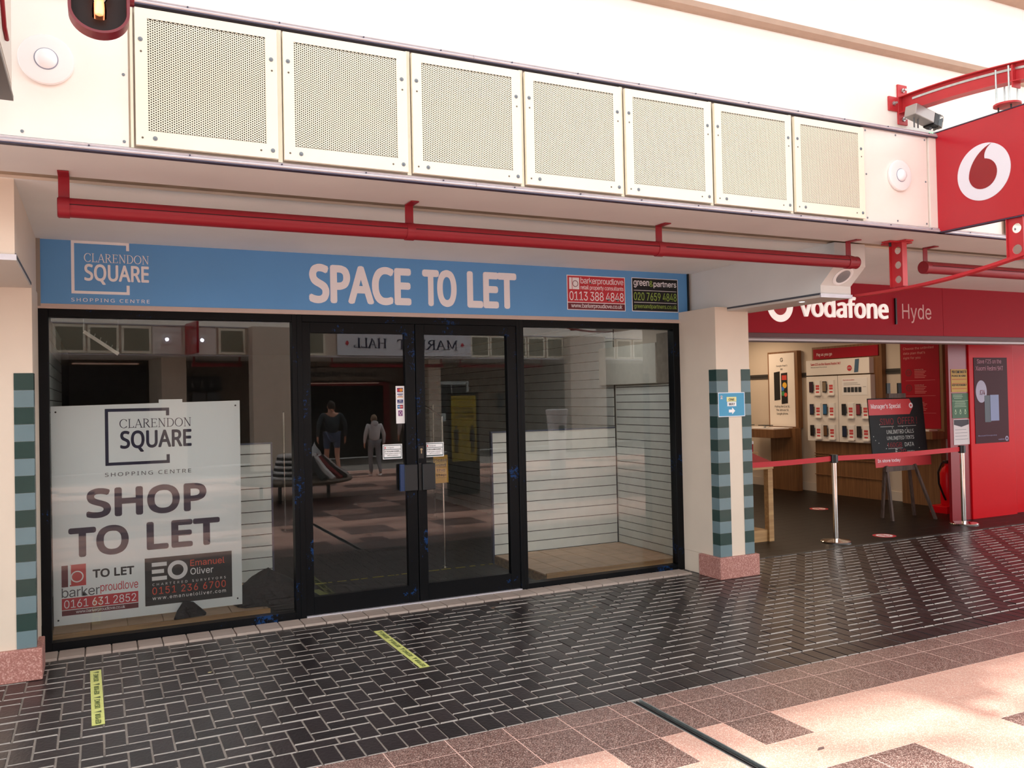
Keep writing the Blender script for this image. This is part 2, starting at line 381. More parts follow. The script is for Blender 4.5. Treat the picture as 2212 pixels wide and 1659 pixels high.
def serif(s, F, a0, a1, b0, b1, c, w, m, parent, th=.0012, name='lettering'):
    tot = sum(SER[ch][0] if ch != ' ' else .7 for ch in s)+.06*len(s); k = (a1-a0)/tot; h = b1-b0; mb = MB(); x = a0
    def stroke(p, q, ww):
        d = V((q[0]-p[0], q[1]-p[1])); 
        if d.length < 1e-7: return
        n = V((-d.y, d.x)).normalized()*ww/2
        mb.prism(F, [(p[0]-n.x, p[1]-n.y), (q[0]-n.x, q[1]-n.y), (q[0]+n.x, q[1]+n.y), (p[0]+n.x, p[1]+n.y)], c, c+th)
    for ch in s:
        if ch == ' ': x += (.7+.06)*k; continue
        wd, st = SER[ch]
        for q in st:
            if q[0] == 'l': stroke((x+q[1]*k, b0+q[2]*h), (x+q[3]*k, b0+q[4]*h), w*q[5])
            elif q[0] == 's': stroke((x+(q[1]-q[3])*k, b0+q[2]*h), (x+(q[1]+q[3])*k, b0+q[2]*h), w*.5)
            else:
                _, cx, cy, rx, ry, t0, t1 = q; n = 18; pr = None
                for i in range(n+1):
                    t = math.radians(t0+(t1-t0)*i/n); P = (x+(cx+rx*math.cos(t))*k, b0+(cy+ry*math.sin(t))*h)
                    if pr: stroke(pr, P, w*(.45+.6*abs(math.cos(t))))
                    pr = P
        x += (wd+.06)*k
    return obj(name, mb, m, parent)

def bez(p0, p1, p2, p3, n=10):
    return [tuple((1-t)**3*p0[i]+3*(1-t)**2*t*p1[i]+3*(1-t)*t*t*p2[i]+t**3*p3[i] for i in (0, 1)) for t in [k/n for k in range(n+1)]]
def quote_mark(F, ca, cb, R, c, parent, ringm, dropm, name='emblem'):
    e = obj(name, MB().disc(F, ca, cb, R, c, c+.003, 56), ringm, parent)
    pts = bez((-.55, -.12), (-.55, .35), (-.15, .82), (.33, .93), 12)
    pts += bez((.33, .93), (.12, .84), (.02, .62), (.06, .46), 8)[1:]
    pts += [(-.02+.53*math.cos(t), -.07+.53*math.sin(t)) for t in [math.radians(82-(262*i/24)) for i in range(1, 24)]]
    e2 = obj('emblem_drop', MB().prism(F, [(ca+x*R, cb+y*R) for x, y in pts], c+.003, c+.005), dropm, e)
    return e

# ------------------------------------------------------------------ floor
FLY = -2.68
fl = struct('floor', MB().box(-9, 26, -24, .0, -.12, -.052), MORTAR, label='dark herringbone paver walkway edged with pink terrazzo', cat='floor')
obj('mortar_bed', bx(-9, 26, FLY, 0, -.05, -.004), MORTAR, fl)
u = .1025; J = .008
cells = []
def addb(x0, x1, y0, y1, regs):
    for rx0, rx1, ry0, ry1 in regs:
        a0, a1, b0, b1 = max(x0, rx0), min(x1, rx1), max(y0, ry0), min(y1, ry1)
        if a1-a0 > .022 and b1-b0 > .022: cells.append((a0+J/2, a1-J/2, b0+J/2, b1-J/2))
regs = [(-2.0, 4.93, -2.475, -.24), (4.93, 13.4, -2.475, -.0)]
for i in range(-22, 134):
    for j in range(-26, 2):
        k = (i-j) % 4; X = i*u+.01; Y = j*u-.03
        if k == 0: addb(X, X+2*u, Y, Y+u, regs)
        elif k == 3: addb(X, X+u, Y, Y+2*u, regs)
for i in range(-20, 134): cells.append((i*u-.02+J/2, (i+1)*u-.02-J/2, FLY+.003, FLY+.205-J/2))
cells.sort(key=lambda c: (((c[0]+c[1])/2-CAM.x)**2+((c[2]+c[3])/2-CAM.y)**2) + (0 if ((c[0]+c[1])/2) > -.95 else 100))
cache = {}
rest = MB()
for n, (a0, a1, b0, b1) in enumerate(cells):
    w, h = round(a1-a0, 3), round(b1-b0, 3); dz = random.choice((-.0012, 0, 0, .0012))
    if n < 300:
        if (w, h) not in cache:
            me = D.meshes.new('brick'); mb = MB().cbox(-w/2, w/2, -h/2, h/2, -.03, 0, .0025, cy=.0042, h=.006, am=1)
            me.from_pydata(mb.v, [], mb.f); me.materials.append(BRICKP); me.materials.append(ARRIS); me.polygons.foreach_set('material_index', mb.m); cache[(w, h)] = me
        o = D.objects.new('brick', cache[(w, h)]); COL.objects.link(o); o.parent = fl; o.location = ((a0+a1)/2, (b0+b1)/2, dz)
        o.rotation_euler = (random.uniform(-.004, .004), random.uniform(-.004, .004), random.uniform(-.006, .006))
    else:
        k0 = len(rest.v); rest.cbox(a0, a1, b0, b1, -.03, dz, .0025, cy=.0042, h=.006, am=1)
        tx, ty = random.uniform(-.008, .008), random.uniform(-.008, .008); mx, my = (a0+a1)/2, (b0+b1)/2
        for q in range(k0, len(rest.v)):
            x, y, z = rest.v[q]; rest.v[q] = (x, y, z+(x-mx)*tx+(y-my)*ty)
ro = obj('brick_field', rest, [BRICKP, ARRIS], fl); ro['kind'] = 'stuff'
# threshold and sill tiles
obj('threshold_strip', bx(5.37, 13, -.012, .03, -.02, .004), mat('threshold', '#3a3532', .5, noise=.2, scale=60), fl)
x = -.41
sc = {}
while x < 4.88:
    w = .157; a1 = min(x+w, 4.9); W_ = round(a1-x-.004, 3)
    if W_ > .02:
        if W_ not in sc:
            me = D.meshes.new('sill_tile'); mb = MB().cbox(-W_/2, W_/2, -.096, .096, -.03, 0, .004); me.from_pydata(mb.v, [], mb.f); me.materials.append(SILLT); sc[W_] = me
        o = D.objects.new('sill_tile', sc[W_]); COL.objects.link(o); o.parent = fl; o.location = (x+W_/2, -.137, .012)
    x += .1605
obj('light_stop_slab', bx(-9, 26, 0, 8.3, -.25, -.101), DARK, fl)  # unseen slab added to stop sky light leaking in under the shops
# terrazzo
def tile(name, a0, a1, b0, b1, m, z=0.0, par=fl, g=.005):
    key = (name, round(a1-a0, 3), round(b1-b0, 3), m.name)
    if key not in sc:
        w, h = a1-a0-g, b1-b0-g; me = D.meshes.new(name); mb = MB().cbox(-w/2, w/2, -h/2, h/2, -.03, 0, .0008); me.from_pydata(mb.v, [], mb.f); me.materials.append(m); sc[key] = me
    o = D.objects.new(name, sc[key]); COL.objects.link(o); o.parent = par; o.location = ((a0+a1)/2, (b0+b1)/2, z); return o
obj('grout_bed', MB().box(-9, 2.5635, -13.2, FLY-.002, -.06, -.0009).box(2.6275, 26, -13.2, FLY-.002, -.06, -.0009), GROUT, fl)
T = .3085; g0 = 2.415; g1 = 2.795
def tx_left(k): return g0-k*T
DR0, DR1 = 2.563, 2.628
for k in range(-5, 11):
    a1 = tx_left(k); a0 = a1-T
    if k < 0: continue
    tile('terrazzo_tile', a0, a1, FLY-.17, FLY, TD); tile('terrazzo_tile', a0, a1, FLY-.17-T, FLY-.17, TD)
tile('terrazzo_tile', g0, DR0, FLY-.17, FLY, TD); tile('terrazzo_tile', g0, DR0, FLY-.17-T, FLY-.17, TD)
tile('terrazzo_tile', DR1, g1, FLY-.17, FLY, TD); tile('terrazzo_tile', DR1, g1, FLY-.17-T, FLY-.17, TD)
for k in range(0, 22):
    a0 = g1+k*T; tile('terrazzo_tile', a0, a0+T, FLY-.17, FLY, TD); tile('terrazzo_tile', a0, a0+T, FLY-.17-T, FLY-.17, TD)
y2 = FLY-.17-T
darkset = {(-1, 0), (0, 0), (-3, 1), (1, 2), (0, 2), (1, 3), (0, 3), (-1, 4), (-4, 3), (-3, 3), (4, 2), (5, 2), (4, 3), (5, 3), (8, 3), (9, 3)}
# squares right of the drain are counted from g1, squares left of it from g0
pink = MB()
for j in range(0, 6):
    for k in range(-14, 34):
        a0 = g1+k*T if k >= 0 else g0+(k+1)*T-T
        a1 = a0+T; b1 = y2-j*T; b0 = b1-T
        if (k, j) in darkset: tile('terrazzo_tile', a0, a1, b0, b1, TD)
        elif j < 3 and -7 < k < 16: tile('terrazzo_slab', a0, a1, b0, b1, TP, g=.0)
        else: pink.cbox(a0, a1, b0, b1, -.03, 0, .0)
    b1 = y2-j*T; b0 = b1-T
    pink.cbox(g0, DR0, b0, b1, -.03, 0, 0); pink.cbox(DR1, g1, b0, b1, -.03, 0, 0)
o = obj('terrazzo_field', pink, TP, fl); o['kind'] = 'stuff'
far = MB(); farp = MB()
yb = y2-6*T; random.seed(3)
j = 0; yy = yb
while yy > -13:
    for k in range(-24, 60):
        a0 = g0+k*.62; b1 = yy; b0 = yy-.62
        if a0 > 24: break
        dark = j < 6 and (k*7+j*3) % 5 != 0 or (j >= 6 and (k+j) % 5 == 0)
        (far if dark else farp).cbox(a0+.001, a0+.619, b0+.001, b1-.001, -.03, 0, 0)
    yy -= .62; j += 1
o = obj('terrazzo_field', far, TD, fl); o['kind'] = 'stuff'; o = obj('terrazzo_field', farp, TP, fl); o['kind'] = 'stuff'
dr = MB().box(DR0+.002, DR1-.002, -12, FLY-.002, -.05, -.018)
drain = obj('drain_channel', dr, RUBBER, fl)
dm = MB().box(DR0, DR0+.006, -12, FLY, -.03, .0005).box(DR1-.006, DR1, -12, FLY, -.03, .0005)
obj('drain_edge', dm, STEEL, fl)
obj('drain_slot', MB().box(DR0+.022, DR0+.028, -12, FLY, -.03, -.008).box(DR1-.028, DR1-.022, -12, FLY, -.03, -.008), mat('drain_rib', '#2c2c2e', .35), fl)
# recessed cover frames in the pavers
def cover(a0, a1, b0, b1, rot, lab):
    t = thing('access_cover', lab, 'cover', ((a0+a1)/2, (b0+b1)/2, 0))
    F = Fr(((a0+a1)/2, (b0+b1)/2, 0), (math.cos(rot), math.sin(rot), 0), (-math.sin(rot), math.cos(rot), 0))
    hx, hy = (a1-a0)/2, (b1-b0)/2; w = .009
    for q in ((-hx, hx, -hy, -hy+w), (-hx, hx, hy-w, hy), (-hx, -hx+w, -hy+w, hy-w), (hx-w, hx, -hy+w, hy-w)):
        obj('frame_bar', MB().fbox(F, *q, -.01, .0028), mat('worn_steel', '#a9a49c', .4, .8, noise=.3, scale=25), t)
    for sx, sy in ((-1, 1), (1, -1)):
        pts = [(sx*(hx-w), sy*(hy-w)), (sx*(hx-w-.05), sy*(hy-w)), (sx*(hx-w), sy*(hy-w-.05))]
        obj('lifting_corner', MB().prism(F, pts, -.01, .0026), mat('worn_brown', '#6e584c', .6), t)
cover(5.05, 6.0, -1.62, -1.05, 0, 'inset paver cover in a thin worn steel frame, in front of the pink plinth')
cover(2.75, 3.5, -.85, -.42, 0, 'faint steel framed paver cover in front of the glass door')
# outer lengths of floor outside the paver field
struct('floor_1', bx(-9, -2.0, -2.475, -.0, -.02, -.001), BRICKP, label='plain dark paving continuing to the left', cat='floor')

# ------------------------------------------------------------------ shopfront walls, soffit, band
SZ = 2.79; BY = -2.35
CE = struct('ceiling', MB().box(-7, 26, -1.722, .35, SZ, SZ+.1), SOFF2, label='cream painted soffit over the shopfronts', cat='ceiling')
obj('outer_board', bx(-7, 26, BY+.01, -1.86, SZ-.004, SZ+.1), SOFF, CE)
obj('joint_board', bx(-7, 26, -1.862, -1.722, SZ+.012, SZ+.1), GROOVE, CE)
obj('joint_bead', MB().box(-7, 26, -1.728, -1.722, SZ-.002, SZ+.02), CREAM, CE)
cr_ = MB(); random.seed(5)
for k in range(46):
    x = random.uniform(-.4, 6.4); l = random.uniform(.03, .16); cr_.box(x, x+l, -1.815, -1.812, SZ+.008, SZ+.0125)
obj('crack', cr_, mat('crack_dark', '#5a4a3e', .9), CE)
wf = struct('wall_front', MB().box(-7, 26, BY+.0, BY+.28, SZ, 3.5), CREAM, label='cream band wall behind the perforated panels', cat='wall')
wu = struct('wall_upper', MB().box(-7, 26, -2.07, -1.7, 3.45, 6.6), UPPER, label='white rendered upper wall above the panel band', cat='wall')
for n, (z0, z1, pr) in enumerate(((4.17, 4.235, .06), (4.83, 4.89, .10))):
    pf = [(0, z0), (pr*.5, z0+.004), (pr, z0+.02), (pr, z1-.006), (pr*.4, z1), (0, z1)]
    F = Fr((-7, -2.07, 0), (0, -1, 0), (0, 0, 1))
    mb = MB().prism(F, pf, 0, -33)
    struct('trim_%d' % (n+1), mb, CORN, label=('buff cornice moulding, lower one on the upper wall', 'buff cornice moulding, upper one near the roof')[n], cat='trim')
# aluminium trims top and bottom of the band, in lengths
def band_trim(nm, zb, lab, hh):
    t = thing(nm, lab, 'trim', (0, BY, zb))
    xs = [-6, .0-.95, 1.85, 4.4, 6.6, 10, 16]
    for a, b in zip(xs, xs[1:]):
        prof = [(0, zb), (.034, zb), (.040, zb+.006), (.040, zb+hh*.35), (.030, zb+hh*.55), (.034, zb+hh*.8), (.028, zb+hh), (0, zb+hh)]
        F = Fr((a+.001, BY, 0), (0, -1, 0), (0, 0, 1)); obj('trim_length', MB().prism(F, prof, 0, -(b-a-.002)), ALU, t)
    scr = MB(); x = -5.9
    while x < 14: scr.disc(Fr((0, BY-.036, 0), (1, 0, 0), (0, 0, 1)), x, zb+hh*.62, .004, 0, .004, 10); x += .42
    o = obj('screw', scr, ALUD, t); o['kind'] = 'stuff'
    obj('dark_lip', MB().box(-6, 16, BY-.036, BY, zb-.006, zb), ALUD, t)  # dark purple lip along the foot of the trim
band_trim('band_edge_trim', 2.788, 'silver aluminium edge trim along the foot of the panel band', .028)
band_trim('band_edge_trim', 3.482, 'silver aluminium capping trim along the top of the panel band', .026)

# perforated panels
PW = .631; PX0 = .172; PP = .6605
def perf_mesh():
    mb = MB(); cw = .0097; ch = .0112; R = ch/math.sqrt(3); r = .0041
    for i in range(54):
        for j in range(46):
            x = i*cw; z = j*ch+(ch/2 if i % 2 else 0)
            if j == 45 and i % 2: continue
            k = len(mb.v); vs = []
            for q in range(6):
                t = PI/3*q; vs.append((x+R*math.cos(t), 0, z+R*math.sin(t)))
            for q in range(6):
                t = PI/3*q; vs.append((x+r*math.cos(t), 0, z+r*math.sin(t)))
            for q in range(6):
                t = PI/3*q; vs.append((x+r*math.cos(t), .002, z+r*math.sin(t)))
            mb.add(vs, [(q, (q+1) % 6, 6+(q+1) % 6, 6+q) for q in range(6)]+[(6+q, 6+(q+1) % 6, 12+(q+1) % 6, 12+q) for q in range(6)])
    return mb
pm = perf_mesh(); perf = D.meshes.new('perforation'); perf.from_pydata(pm.v, [], pm.f); perf.materials.append(PANEL)
PY = BY-.045
def screwmb(F, a, b, big=True):
    mb = MB()
    if big: mb.lathe(F.p(a, b, 0), F.n, [(0, .0105), (.0015, .0105), (.0035, .008), (.0036, .0045), (.0075, .004), (.008, .002)], 16)
    return mb
ords = ('first', 'second', 'third', 'fourth', 'fifth', 'sixth', 'seventh')
first = None
def perf_panel(x0, label):
    t = thing('perforated_panel', label, 'panel', (x0, BY, 2.83), 'perforated panels along the band')
    F = Fr((x0, PY, 0), (1, 0, 0), (0, 0, 1))
    z0, z1 = 2.829, 3.456; h0, h1, v0, v1 = .052, .052+.524, 2.897, 3.412
    fr_ = MB()
    fr_.fbox(F, 0, PW, z0, v0, -.002, 0).fbox(F, 0, PW, v1, z1, -.002, 0).fbox(F, 0, h0, v0, v1, -.002, 0).fbox(F, h1, PW, v0, v1, -.002, 0)
    # folded edges of the tray
    fr_.fbox(F, 0, .002, z0, z1, -.022, -.002).fbox(F, PW-.002, PW, z0, z1, -.022, -.002).fbox(F, .002, PW-.002, z0, z0+.002, -.022, -.002).fbox(F, .002, PW-.002, z1-.002, z1, -.022, -.002)
    pl = obj('plate', fr_, PANEL, t)
    po = D.objects.new('perforation', perf); COL.objects.link(po); po.parent = t; po.location = (h0+.004, PY-BY-.0006, v0+.003-2.83); ORG[po.name] = V((x0, BY, 2.83))
    obj('backing_sheet', MB().fbox(F, .004, PW-.004, z0+.004, z1-.004, -.021, -.019), HOLEB, t)
    for a, b in ((.023, 3.312), (.603, 3.308), (.08, 2.864), (.605, 2.866)):
        obj('screw', screwmb(F, a, b), WASHER, t, smooth=True)
    for a, b in ((.025, 3.257), (.606, 3.254), (.027, 2.863), (.55, 2.862)):
        obj('spare_hole', MB().disc(F, a, b, .005, 0, .0006, 12), mat('hole_dark', '#6d6558', .8), t)
    return t
for i in range(7):
    where = ('first perforated cream panel on the band, next to the left disc light panel', 'second perforated cream panel from the left, above the left red tube',
             'third perforated cream panel from the left, over the blue sign lettering', 'fourth perforated cream panel, the middle one of the seven',
             'fifth perforated cream panel from the left, third from the right', 'sixth perforated cream panel from the left, second from the right',
             'seventh perforated cream panel, beside the right disc light panel')[i]
    perf_panel(PX0+i*PP, where)
# strips between panels
for i in range(8):
    x0 = PX0+i*PP-PP+PW
    if i == 0: x0 = .148; w = .02
    else: w = PP-PW
    obj('joint_cover', MB().box(x0+.004, x0+w-.004, BY-.02, BY, 2.82, 3.47), PANEL, wf)
def blank_panel(x0, x1, label, discx, lit=False):
    t = thing('blank_panel', label, 'panel', (x0, BY, 2.82))
    F = Fr((0, BY, 0), (1, 0, 0), (0, 0, 1))
    obj('plate', MB().fbox(F, x0, x1, 2.822, 3.478, .004, .012), BLANKM, t, bevel=.001)
    mb = MB()
    for a in (x0+.02, (x0+x1)/2, x1-.02):
        for b in (2.845, 3.15, 3.455):
            if a == (x0+x1)/2 and b == 3.15: continue
            mb.lathe(F.p(a, b, .012), F.n, [(0, .007), (.002, .007), (.0035, .004)], 12)
    for k in range(1): pass
    o = obj('screw', mb, WASHER, t, smooth=True); o['kind'] = 'stuff'
    d = thing('disc_light', ('white disc light on the left blank panel', 'white disc light beside the projecting red sign')[discx > 3], 'light', (discx, BY-.012, 3.165))
    G = Fr((discx, BY-.0135, 3.165), (1, 0, 0), (0, 0, 1))
    obj('rim', MB().lathe(G.o, G.n, [(0, .106), (.016, .110), (.024, .106), (.028, .09), (.026, .048)], 48), WHITE, d, smooth=True)
    obj('lens', MB().lathe(G.o, G.n, [(.02, .044), (.034, .043), (.046, .034), (.052, .018), (.053, 0.002)], 32), mat('lens_white', '#fbfbff', .12, spec=.6), d, smooth=True)
    obj('lens_ring', MB().lathe(G.o, G.n, [(.02, .0475), (.0275, .0475), (.028, .0445)], 40), mat('lens_ring', '#8f93a6', .4), d, smooth=True)
blank_panel(-.70, .144, 'white blank panel with a disc light at the left end of the band', -.182)
blank_panel(4.80, 5.44, 'white blank panel with a disc light at the right end of the band', 5.135)
obj('cover_strip', MB().box(5.455, 5.55, BY-.02, BY, 2.82, 3.478), BLANKM, wf)
t = thing('blank_panel', 'narrow white blank panel just right of the projecting red sign', 'panel', (5.6, BY, 2.82))
obj('plate', MB().box(5.60, 6.26, BY-.012, BY-.003, 2.822, 3.478), BLANKM, t, bevel=.001)
perf_panel(6.29, 'perforated cream panel seen behind the red sign post, far right')
perf_panel(6.955, 'perforated cream panel farthest right, mostly outside the picture')

# red tubes
def red_tube(x0, x1, brk, label, capleft=True):
    t = thing('awning_tube', label, 'tube', ((x0+x1)/2, -1.87, SZ))
    R = .0465; zc = 2.628; yc = -1.87
    ang = lambda a: (yc-R*math.cos(math.radians(a)), zc+R*math.sin(math.radians(a)))
    # body tube: round below, channel above with a slot line
    F = Fr((x0, 0, 0), (0, 1, 0), (0, 0, 1))
    low = [ang(a) for a in range(-170, 13, 10)]
    obj('tube', MB().prism(F, [ang(a) for a in [i*12 for i in range(30)]], 0, x1-x0), RED, t, smooth=True)
    R2 = .049
    a2 = lambda a, r: (yc-r*math.cos(math.radians(a)), zc+r*math.sin(math.radians(a)))
    pts = [a2(a, R2) for a in range(14, 167, 8)]+[a2(a, R2-.004) for a in range(166, 13, -8)]
    obj('upper_channel', MB().prism(F, pts, .05, x1-x0-.04), REDD if 0 else RED, t, smooth=True)
    pts = [a2(a, R+.0007) for a in (9, 14)]+[a2(a, R-.004) for a in (14, 9)]
    obj('slot', MB().prism(F, pts, .05, x1-x0-.04), mat('slot_dark', '#200a0c', .8), t)
    for k, bxp in enumerate(brk):
        # hanger strap with a foot under the soffit and a collar round the tube
        mb = MB().box(bxp-.025, bxp+.025, yc-.006, yc+.0, zc+R-.004, SZ-.002).box(bxp-.025, bxp+.025, yc-.11, yc+.0, SZ-.012, SZ-.0055)
        obj('hanger', mb, RED, t, bevel=.001)
        pts = [a2(i*15, R+.0045) for i in range(24)]
        G = Fr((bxp-.025, 0, 0), (0, 1, 0), (0, 0, 1))
        obj('collar', MB().prism(G, pts, 0, .05), RED, t, smooth=True)
    for xx in (x0-.004, x1-.001):
        G = Fr((xx, 0, 0), (0, 1, 0), (0, 0, 1)); obj('end_cap', MB().prism(G, [a2(i*12, R+.001) for i in range(30)], 0, .005), REDD, t, smooth=True)
red_tube(-.16, 5.245, (-.135, 1.645, 3.41, 5.165), 'long red tube hung under the soffit above the blue sign')
red_tube(6.0, 9.2, (6.02, 7.7), 'red tube hung under the soffit above the red shop sign')

# pillars
def pillar(x0, x1, y0, label, side_tiles, left=False):
    t = thing('pillar', label, 'pillar', ((x0+x1)/2, y0, 0))
    obj('shaft', MB().box(x0, x1, y0, -.02, .19, 2.42), CREAM, t, bevel=.002)
    obj('base', MB().box(x0-.035, x1+.035, y0-.035, y0+.27, 0, .192), PLINTH, t, bevel=.006, seg=2)
    obj('foot', MB().box(x0+.001, x1-.001, y0+.271, -.021, 0, .189), CREAM, t)
    n = 16; h = (1.862-.193)/n
    for i in range(n):
        z0 = .193+i*h; m = TL if i % 2 == 0 else TG
        if not left: obj('tile', MB().box(x0-.004, x0+.125, y0-.004, y0+.10, z0+.0006, z0+h-.0006), m, t)
        obj('tile', MB().box(x1-.102, x1+.004, y0-.004, y0+.10, z0+.0006, z0+h-.0006), m, t)
    return t
pr_ = pillar(4.955, 5.335, -.553, 'cream pillar with banded green corner tiles between the two shops', True)
pl_ = pillar(-1.0, -.353, -.60, 'cream pillar with banded green corner tiles at the left edge', True, True)
struct('wall_right', MB().box(4.985, 5.34, -.02, .12, 0, SZ), BRWALL, label='cream painted brick pier beside the right window', cat='wall')
# painted brick courses on the return between frame and pillar
wr = D.objects['wall_right']
random.seed(11)
for j in range(31):
    z0 = j*.0745
    for i, (a0, a1) in enumerate(((4.995, 5.10),) if j % 2 else ((4.995, 5.045), (5.052, 5.10))):
        obj('brick', MB().box(a0, a1-.004, -.026+random.uniform(-.002, .002), -.018, z0+.004, z0+.0705), BRWALL, wr, bevel=.0)
struct('wall_left', MB().box(-3.5, -.36, -.02, .12, 0, SZ), CREAM, label='cream wall at the left end of the shopfront', cat='wall')

# beams
def beam(x0, x1, yend, label, slant):
    t = thing('soffit_beam', label, 'beam', ((x0+x1)/2, -.9, 2.41))
    F = Fr((x0, 0, 0), (0, 1, 0), (0, 0, 1))
    pts = [(.0, 2.41), (yend, 2.41), (yend, 2.478)] + ([(yend-.15, 2.615), (yend-.15, SZ)] if slant else [(yend, SZ)]) + [(0, SZ)]
    obj('casing', MB().prism(F, pts, 0, x1-x0), SOFF if slant else CREAM, t)
    obj('edge_trim', MB().box(x0-.006, x0, yend, -.08, 2.402, 2.418) if slant else MB().box(x1, x1+.006, yend, -.08, 2.402, 2.418), mat('trim_dark', '#4b4e55', .5), t)
    obj('end_trim', MB().box(x0-.008, x1+.008, yend-.01, yend, 2.383, 2.412), ALU, t)
    obj('underside_board', MB().box(x0-.004, x1+.004, yend-.006, -.02, 2.384, 2.402), mat('beam_underside', '#cfc6bc', .5), t)
    return t
b1 = beam(5.10, 5.425, -1.65, 'cream box beam over the right pillar with a speaker in its nose', True)
obj('downlight', MB().lathe((5.2, -1.35, 2.385), (0, 0, -1), [(0, .04), (.003, .042), (.004, .03), (.0, .026)], 24), ALU, b1, smooth=True)
obj('lamp', MB().lathe((5.2, -1.35, 2.384), (0, 0, -1), [(0, .024), (.002, .02)], 20), LEDW, b1)
# speaker on the slanted face
sv = V((0, -.15, .137)).normalized()
G = Fr((5.262, -1.725, 2.545), (1, 0, 0), sv)
sp_ = obj('speaker_rim', MB().lathe(G.o, G.n, [(0, .088), (.004, .088), (.008, .076), (.006, .07)], 40), WHITE, b1, smooth=True)
obj('speaker_grille', MB().lathe(G.o, G.n, [(.002, .071), (.007, .06), (.012, .035), (.0135, .002)], 32), mat('grille_grey', '#8f8f92', .45, .3, bump=.3, bscale=300), sp_, smooth=True)
beam(-1.1, -.36, -1.70, 'cream box beam over the left pillar', False)
# second floodlit beam trim for the left beam
t = D.objects.get('soffit_beam.001')

# ------------------------------------------------------------------ blue fascia sign
sg = thing('shop_sign', 'pale blue fascia sign reading SPACE TO LET over the black shopfront', 'sign', (2.35, 0, 2.35))
obj('board', MB().box(-.335, 5.06, -.028, .0, 2.352, 2.79), BLUE, sg)
obj('frame_bottom', MB().prism(Fr((-.36, 0, 0), (0, -1, 0), (0, 0, 1)), [(0, 2.318), (.045, 2.318), (.05, 2.325), (.034, 2.352), (0, 2.352)], 0, -5.43), mat('pinkish_trim', '#d9c3b8', .45), sg)
obj('frame_left', MB().box(-.36, -.335, -.045, 0, 2.325, 2.79), mat('greige_trim', '#9a9086', .5), sg)
obj('frame_right', MB().box(5.06, 5.075, -.045, 0, 2.325, 2.79), FRAMEK, sg)
c_ = .029
def logo(par, x0, x1, z0, z1, tx0, tx1, c, m, t, zc0, zc1, zs0, zs1, w, gap0, gap1):
    mb = MB()
    mb.fbox(FX, x0, x0+t, z0, z1, c, c+.001).fbox(FX, x0+t, x1, z1-t, z1, c, c+.001).fbox(FX, x0+t, x1, z0, z0+t, c, c+.001)
    mb.fbox(FX, x1-t, x1, gap1, z1-t, c, c+.001).fbox(FX, x1-t, x1, z0+t, gap0, c, c+.001)
    obj('logo_square', mb, m, par)
    serif('CLARENDON', FX, tx0, tx1+.005, zc0, zc1, c, w, m, par)
    text('SQUARE', FX, tx0, tx1, zs0, zs1, c, m, par, bold=.034)
logo(sg, -.150, .214, 2.426, 2.792, -.07, .34, c_, VINYL, .0195, 2.648, 2.706, 2.492, 2.634, .006, 2.492, 2.735)
text('SHOPPING CENTRE', FX, -.152, .342, 2.371, 2.396, c_, VINYL, sg, bold=.006, space=1.25)
for wd, a0, a1 in (('SPACE', 1.471, 2.296), ('TO', 2.392, 2.693), ('LET', 2.787, 3.248)):
    text(wd, FX, a0, a1, 2.408, 2.714, c_, VINYL, sg, bold=.062, space=.97)
ad = obj('agent_plate', MB().fbox(FX, 3.745, 4.357, 2.416, 2.726, c_, c_+.002), VINYL, sg)
obj('plate_face', MB().fbox(FX, 3.752, 4.350, 2.487, 2.719, c_+.002, c_+.003).fbox(FX, 3.752, 4.350, 2.422, 2.480, c_+.002, c_+.003, 1), [REDP, MAROON], ad)
text('barkerproudlove', FX, 3.885, 4.338, 2.640, 2.708, c_+.003, VINYL, ad, space=.94)
text('retail property consultants', FX, 3.885, 4.338, 2.592, 2.640, c_+.003, VINYL, ad, space=.95)
text('0113 388 4848', FX, 3.768, 4.338, 2.502, 2.582, c_+.003, VINYL, ad, space=.93)
text('www.barkerproudlove.co.uk', FX, 3.785, 4.322, 2.428, 2.474, c_+.003, VINYL, ad, space=.92)
obj('logo_block', MB().fbox(FX, 3.768, 3.795, 2.600, 2.704, c_+.003, c_+.004).fbox(FX, 3.801, 3.871, 2.600, 2.704, c_+.003, c_+.004), VINYL, ad)
obj('logo_ring', MB().ring(FX, 3.830, 2.650, .024, .029, c_+.004, c_+.005, 32), MAROON, ad)
ad = obj('agent_plate', MB().fbox(FX, 4.430, 4.951, 2.420, 2.731, c_, c_+.002), VINYL, sg)
obj('plate_face', MB().fbox(FX, 4.436, 4.945, 2.426, 2.725, c_+.002, c_+.003), BLACKP, ad)
text('green', FX, 4.450, 4.622, 2.640, 2.705, c_+.003, VINYL, ad, bold=.02)
text('&', FX, 4.626, 4.668, 2.650, 2.708, c_+.003, GREENP, ad, bold=.01)
text('partners', FX, 4.672, 4.932, 2.640, 2.703, c_+.003, VINYL, ad, bold=.02)
text('020 7659 4848', FX, 4.450, 4.932, 2.522, 2.597, c_+.003, GREENP, ad, bold=.014)
text('greenandpartners.co.uk', FX, 4.450, 4.932, 2.440, 2.489, c_+.003, GREENP, ad, bold=.006)
obj('rule_line', MB().fbox(FX, 4.45, 4.932, 2.613, 2.617, c_+.003, c_+.004).fbox(FX, 4.45, 4.932, 2.502, 2.506, c_+.003, c_+.004), VINYL, ad)

